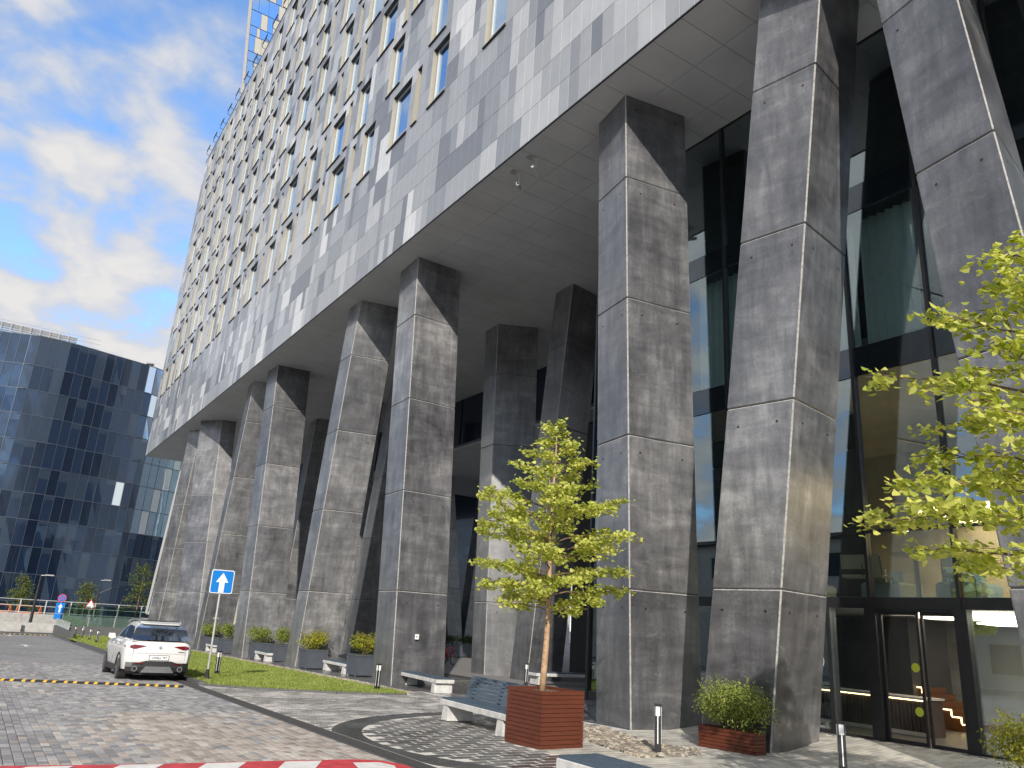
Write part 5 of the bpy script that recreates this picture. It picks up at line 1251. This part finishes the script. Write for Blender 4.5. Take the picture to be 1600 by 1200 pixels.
for i, (dx, dy) in enumerate(((0, 0), (-.75, -.25))):
    P = at_z(700, 1040, -.10); bicycle((P.x+dx, P.y+dy, zg(P.x, P.y)), .55, ['red bicycle parked beyond the square column, its rear wheel showing', 'second red bicycle mostly hidden behind the square column'][i])
# ================================================================== CAFE FITTINGS
def slatted_counter():
    a, c = at_x(1332, 1086, 17.2), at_x(1446, 1091, 17.2); y0, y1 = c.y, a.y+1.2; root = empty('bar_counter', (17.5, (y0+y1)/2, .24), 'dark slatted bar counter lit by a warm strip inside the cafe', 'counter'); L = (y1-y0)/2
    b = MB(); b.box(-.25, -L, 0, .35, L, .73); b.build('carcass', M['counter_wood'], root, local=True)
    for k in range(int(2*L/.09)): b = MB(); b.box(-.29, -L+k*.09, .10, -.252, -L+k*.09+.05, .69); b.build('slat', M['counter_wood'], root, local=True)
    b = MB(); b.box(-.34, -L-.04, .74, .38, L+.04, .78); b.build('worktop', M['interior_grey'], root, local=True)
    b = MB(); b.box(-.33, -L, .715, -.30, L, .735); b.build('led_strip', M['led'], root, local=True)
    b = MB(); b.box(-.30, -L, .01, -.255, L, .09); b.build('plinth', M['interior_grey'], root, local=True)
slatted_counter()
def stair():
    a, c = at_x(1385, 1040, 19.8), at_x(1520, 1150, 19.8); root = empty('staircase', (20.2, c.y, .24), 'copper sided staircase with glowing warm step edges inside the cafe', 'stairs')
    n = 9; dy = (a.y-c.y)/n; dz = (a.z-.26)/n
    for k in range(n):
        y0, z1 = c.y+k*dy, .26+(k+1)*dz; b = MB(); b.box(19.8, y0, .24, 20.9, y0+dy-.004, z1); o = b.build('step', M['copper'], root)
        if k in (0, 1, 2, 3, 5, 6, 7, 8):
            b = MB(); b.box(19.77, y0-.02, z1-.02, 19.798, y0+dy-.02, z1+.005); b.box(19.77, y0-.02, z1-dz+.006, 19.798, y0, z1-.021); b.build('led_edge', M['led'], o)
stair()
def cafe_chair(loc, rz, label):
    root = empty('cafe_chair', loc, label, 'chair', 'cantilever chairs on the cafe upper floor', rz)
    b = MB(); b.cbox(-.22, -.22, .44, .22, .22, .50, .02); b.build('seat', M['beige_seat'], root, local=True)
    b = MB(); b.hexa([(-.22, .20, .62), (.22, .20, .62), (.22, .24, .62), (-.22, .24, .62)], [(-.21, .27, .92), (.21, .27, .92), (.21, .31, .92), (-.21, .31, .92)]); b.build('backrest', M['beige_seat'], root, local=True)
    for s in (-1, 1):
        b = MB(); b.tube([(s*.22, .27, .88), (s*.23, .22, .47), (s*.23, -.20, .47), (s*.23, -.24, .40), (s*.23, -.24, .03), (s*.23, .22, .02)], .012, 6); b.build('frame', M['black_metal'], root, local=True)
for x, y, rz in ((16.15, 10.5, .3), (16.25, 10.05, .1), (16.35, 8.35, .2), (16.35, 12.7, .2)): cafe_chair((x, y, 3.0), rz+PI/2, 'beige cantilever chair on the cafe upper floor behind the glass')
def armchair(loc, label):
    root = empty('armchair', loc, label, 'armchair', 'mint armchairs on the cafe upper floor')
    b = MB(); b.cbox(-.45, -.45, .02, .45, .45, .38, .05); b.build('seat', M['pale_fabric'], root, local=True)
    b = MB(); n = 10
    for k in range(n):
        a0, a1 = PI*(-.1)+PI*1.2*k/n, PI*(-.1)+PI*1.2*(k+1)/n
        q = [(r*math.cos(a), r*math.sin(a)) for r, a in ((.34, a0), (.47, a0), (.47, a1), (.34, a1))]; b.prism(q, .38, .66)
    b.build('backrest', M['pale_fabric'], root, local=True)
for x, y in ((16.95, 10.15), (17.1, 8.55), (17.1, 12.4)): armchair((x, y, 3.0), 'rounded mint armchair on the cafe upper floor behind the glass')
root = empty('cafe_table', (16.45, 9.25, 3.0), 'tall pedestal table between the chairs on the cafe upper floor', 'table')
b = MB(); b.tube([(0, 0, .92), (0, 0, .95)], .50, 24); b.build('tabletop', M['beige_seat'], root, local=True)
b = MB(); b.tube([(0, 0, .01), (0, 0, .92)], .055, 14); b.build('pedestal', M['beige_seat'], root, local=True)
root = empty('shelf_unit', (22.7, 7.2, .24), 'dark framed back bar shelves with bottles inside the cafe', 'shelves')
for z in (.9, 1.25, 1.6, 1.95): b = MB(); b.box(-.12, -1.4, z, .15, 1.2, z+.03); b.build('shelf', M['counter_wood'], root, local=True)
for y in (-1.42, 0, 1.2): b = MB(); b.box(-.13, y, .02, .16, y+.03, 2.3); b.build('upright', M['black_metal'], root, local=True)
for k in range(30):
    z = random.choice((.93, 1.28, 1.63))+.20; y = random.uniform(-1.3, 1.1)-.8; h = random.uniform(.16, .28); bt = MB(); bt.tube([(22.7, 8+y, z+.04), (22.7, 8+y, z+.04+h*.6), (22.7, 8+y, z+.04+h*.7), (22.7, 8+y, z+.04+h)], [.035, .035, .014, .014], 8)
    tag(bt.build('bottle', M['copper'] if k % 2 else M['green_glass']), 'small bottle standing on the back bar shelves in the cafe', 'bottle', 'bottles on the back bar')
# ================================================================== FAR END OF THE STREET
FZ = zg(0, 80)
def site_fence():
    Y = 92.0; root = empty('site_fence', (4, Y, FZ), 'pale metal railing on a grey concrete parapet at the end of the road', 'fence')
    zt = at_y(0, 956, Y).z
    for k in range(10):
        x0 = -14+k*3.6; b = MB(); b.cbox(x0, Y, FZ-.2, x0+3.58, Y+.35, zt, .02); b.build('parapet_panel', M['conc_light'] if x0 < 7 else M['conc_grey'], root)
    b = MB()
    zr = at_y(0, 934, Y).z
    for z in (zr, zt+.72, zt+.12): b2 = MB(); b2.tube([(-14, Y+.18, z), (22, Y+.18, z)], .035, 5); b2.build('rail', M['white_frame'], root)
    for k in range(17): b2 = MB(); b2.box(-14+k*2.2-.05, Y+.13, zt, -14+k*2.2+.05, Y+.23, zr); b2.build('post', M['white_frame'], root)
site_fence()
for k, x in enumerate((-4.5, -1.2, 2.1, 5.0)):
    b = MB(); y = 78+k*.6; z = FZ; L = 1.45
    b.add([(x-L, y-.3, z), (x+L, y-.3, z), (x+L, y+.3, z), (x-L, y+.3, z), (x-L, y-.28, z+.18), (x+L, y-.28, z+.18), (x+L, y+.28, z+.18), (x-L, y+.28, z+.18), (x-L, y-.09, z+.75), (x+L, y-.09, z+.75), (x+L, y+.09, z+.75), (x-L, y+.09, z+.75)],
          [(3,2,1,0),(0,1,5,4),(1,2,6,5),(2,3,7,6),(3,0,4,7),(4,5,9,8),(5,6,10,9),(6,7,11,10),(7,4,8,11),(8,9,10,11)])
    o = b.build('concrete_barrier', M['conc_light']); tag(o, 'pale concrete road barrier block before the grey parapet', 'barrier', 'concrete barriers at the road end')
for k, (px, w) in enumerate(((46, 1.0), (3, .7))):
    P = at_y(px, 950, 95.0); root = empty('site_trestle', (P.x, 95, FZ), 'orange steel trestle behind the pale site railing', 'trestle', 'orange trestles behind the railing')
    for s in (-1, 1):
        b = MB(); b.tube([(s*w-.3, -.3, 0), (s*w, 0, 2.0)], .05, 5); b.tube([(s*w+.3, .3, 0), (s*w, 0, 2.0)], .05, 5); b.build('leg', M['orange'], root, local=True)
    b = MB(); b.box(-w, -.05, 1.9, w, .05, 2.0); b.box(-w, -.05, 1.2, w, .05, 1.32); b.build('beam', M['orange'], root, local=True)
def lamp_post(px, py, top, y, label, arm=0):
    P = at_y(px, py, y); zt = at_y(px+16, top, y).z; root = empty('lamp_post', (P.x, y, FZ), label, 'lamp post'); H = zt-FZ
    b = MB(); b.tube([(0, 0, 0), (0, 0, H*.35), (0, 0, H)], [.14, .12, .06], 8); b.build('post', M['black_metal'], root, local=True)
    b = MB(); b.tube([(0, 0, H), (.5, -.1, H+.05)], .04, 5); b.extr([(.3, -.2, H+.02), (.95, -.2, H+.02), (.95, .2, H+.02), (.3, .2, H+.02)], (0, 0, .10)); b.build('lamp_head', M['galv'], root, local=True)
    if arm: b = MB(); b.tube([(0, 0, H*.72), (1.2, 0, H*.86), (2.0, 0, H*.87)], .05, 5); b.build('bracket_arm', M['black_metal'], root, local=True)
lamp_post(46, 977, 899, 80, 'black lamp post standing before the concrete parapet'); lamp_post(143, 977, 907, 96, 'slim black lamp post with a side arm before the office block', 1)
def small_sign(px, py, kind, y, label):
    P = at_y(px, py, y); z = zg(P.x, y); root = empty('road_sign', (P.x, y, z), label, 'sign'); b = MB()
    if kind == 'round':
        H = at_y(px+8, 928, y).z-z; b.tube([(0, 0, 0), (0, 0, H)], .04, 6); b.build('pole', M['galv'], root, local=True)
        r = .36; c = (0, -.06, H-r); b = MB(); b.tube([(0, -.05, H-r), (0, -.03, H-r)], r, 20); b.build('sign_plate', M['sign_red'], root, local=True)
        b = MB(); b.disc((0, -.056, H-r), (0, -1, 0), r*.80, 20); b.build('sign_face', M['sign_blue'], root, local=True)
        b = MB()
        for s in (-1, 1): b.add([(s*(-.25)-.035, -.060, H-r-.25), (s*(-.25)+.035, -.060, H-r-.25), (s*.25+.035, -.060, H-r+.25), (s*.25-.035, -.060, H-r+.25)], [(0, 1, 2, 3)])
        b.build('red_cross', M['sign_red'], root, local=True)
        z1 = H-2*r-.05; b = MB(); b.box(-.36, -.055, z1-.95, .36, -.03, z1); b.build('square_plate', M['sign_blue'], root, local=True)
        b = MB(); b.extr([(-.07, -.058, z1-.85), (.07, -.058, z1-.85), (.07, -.058, z1-.40), (.20, -.058, z1-.40), (0, -.058, z1-.08), (-.20, -.058, z1-.40), (-.07, -.058, z1-.40)], (0, -.002, 0)); b.build('arrow', M['sign_white'], root, local=True)
        b = MB(); b.box(-.36, -.055, z1-1.45, .36, -.03, z1-1.0); b.build('lower_plate', M['sign_blue'], root, local=True)
    else:
        H = at_y(px+9, 936, y).z-z; b.tube([(0, 0, 0), (0, 0, H)], .04, 6); b.build('pole', M['galv'], root, local=True)
        b = MB(); b.extr([(-.48, -.05, H-.82), (.48, -.05, H-.82), (0, -.05, H)], (0, -.02, 0)); b.build('sign_plate', M['sign_red'], root, local=True)
        b = MB(); b.extr([(-.36, -.072, H-.755), (.36, -.072, H-.755), (0, -.072, H-.13)], (0, -.003, 0)); b.build('sign_face', M['sign_white'], root, local=True)
small_sign(88, 975, 'round', 84, 'round no stopping sign above a blue arrow plate at the road end'); small_sign(134, 979, 'tri', 82, 'triangular warning sign on a pole by the glass guards')
# low planter wall with greenish glass guards
a, c = G(88, 990), G(112, 1000)
root = empty('glass_guard', (8.2, 72, zg(8, 72)), 'greenish glass guard on a low dark wall beside the grass verge', 'guard')
b = MB(); b.box(5.97, 64.5, zg(8, 72)-.2, 6.17, 80, zg(8, 72)+.62); b.box(6.18, 79.6, zg(8, 72)-.2, 13, 80, zg(8, 72)+.62); b.build('low_wall', M['kerb_dark'], root)
for k in range(5): b = MB(); b.box(6.05, 67.2+k*2.5, zg(8, 72)+.62, 6.08, 69.6+k*2.5, zg(8, 72)+1.2); b.build('pane', M['green_glass'], root)
for k in range(3): b = MB(); b.box(6.5+k*2.1, 79.78, zg(8, 72)+.62, 8.5+k*2.1, 79.81, zg(8, 72)+2.3); b.build('pane', M['green_glass'], root)
slope_sheet('grass_verge', [(5.95, 58.2), (10.9, 58.2), (10.9, 76), (5.95, 76)], M['soil'], 0.03)
bv = MB()
for _ in range(9000):
    x, y = random.uniform(5.95, 10.9), random.uniform(58.2, 76); h = random.uniform(.05, .13); a = random.uniform(0, 6.28); w = .03; z = zg(x, y)+.02
    bv.add([(x+w*math.cos(a), y+w*math.sin(a), z), (x-w*math.cos(a), y-w*math.sin(a), z), (x, y, z+h)], [(0, 1, 2)])
o = bv.build('verge_grass', M['grass']); o['kind'] = 'stuff'; o['label'] = 'grass of the far verge around the bollards'; o['category'] = 'grass'
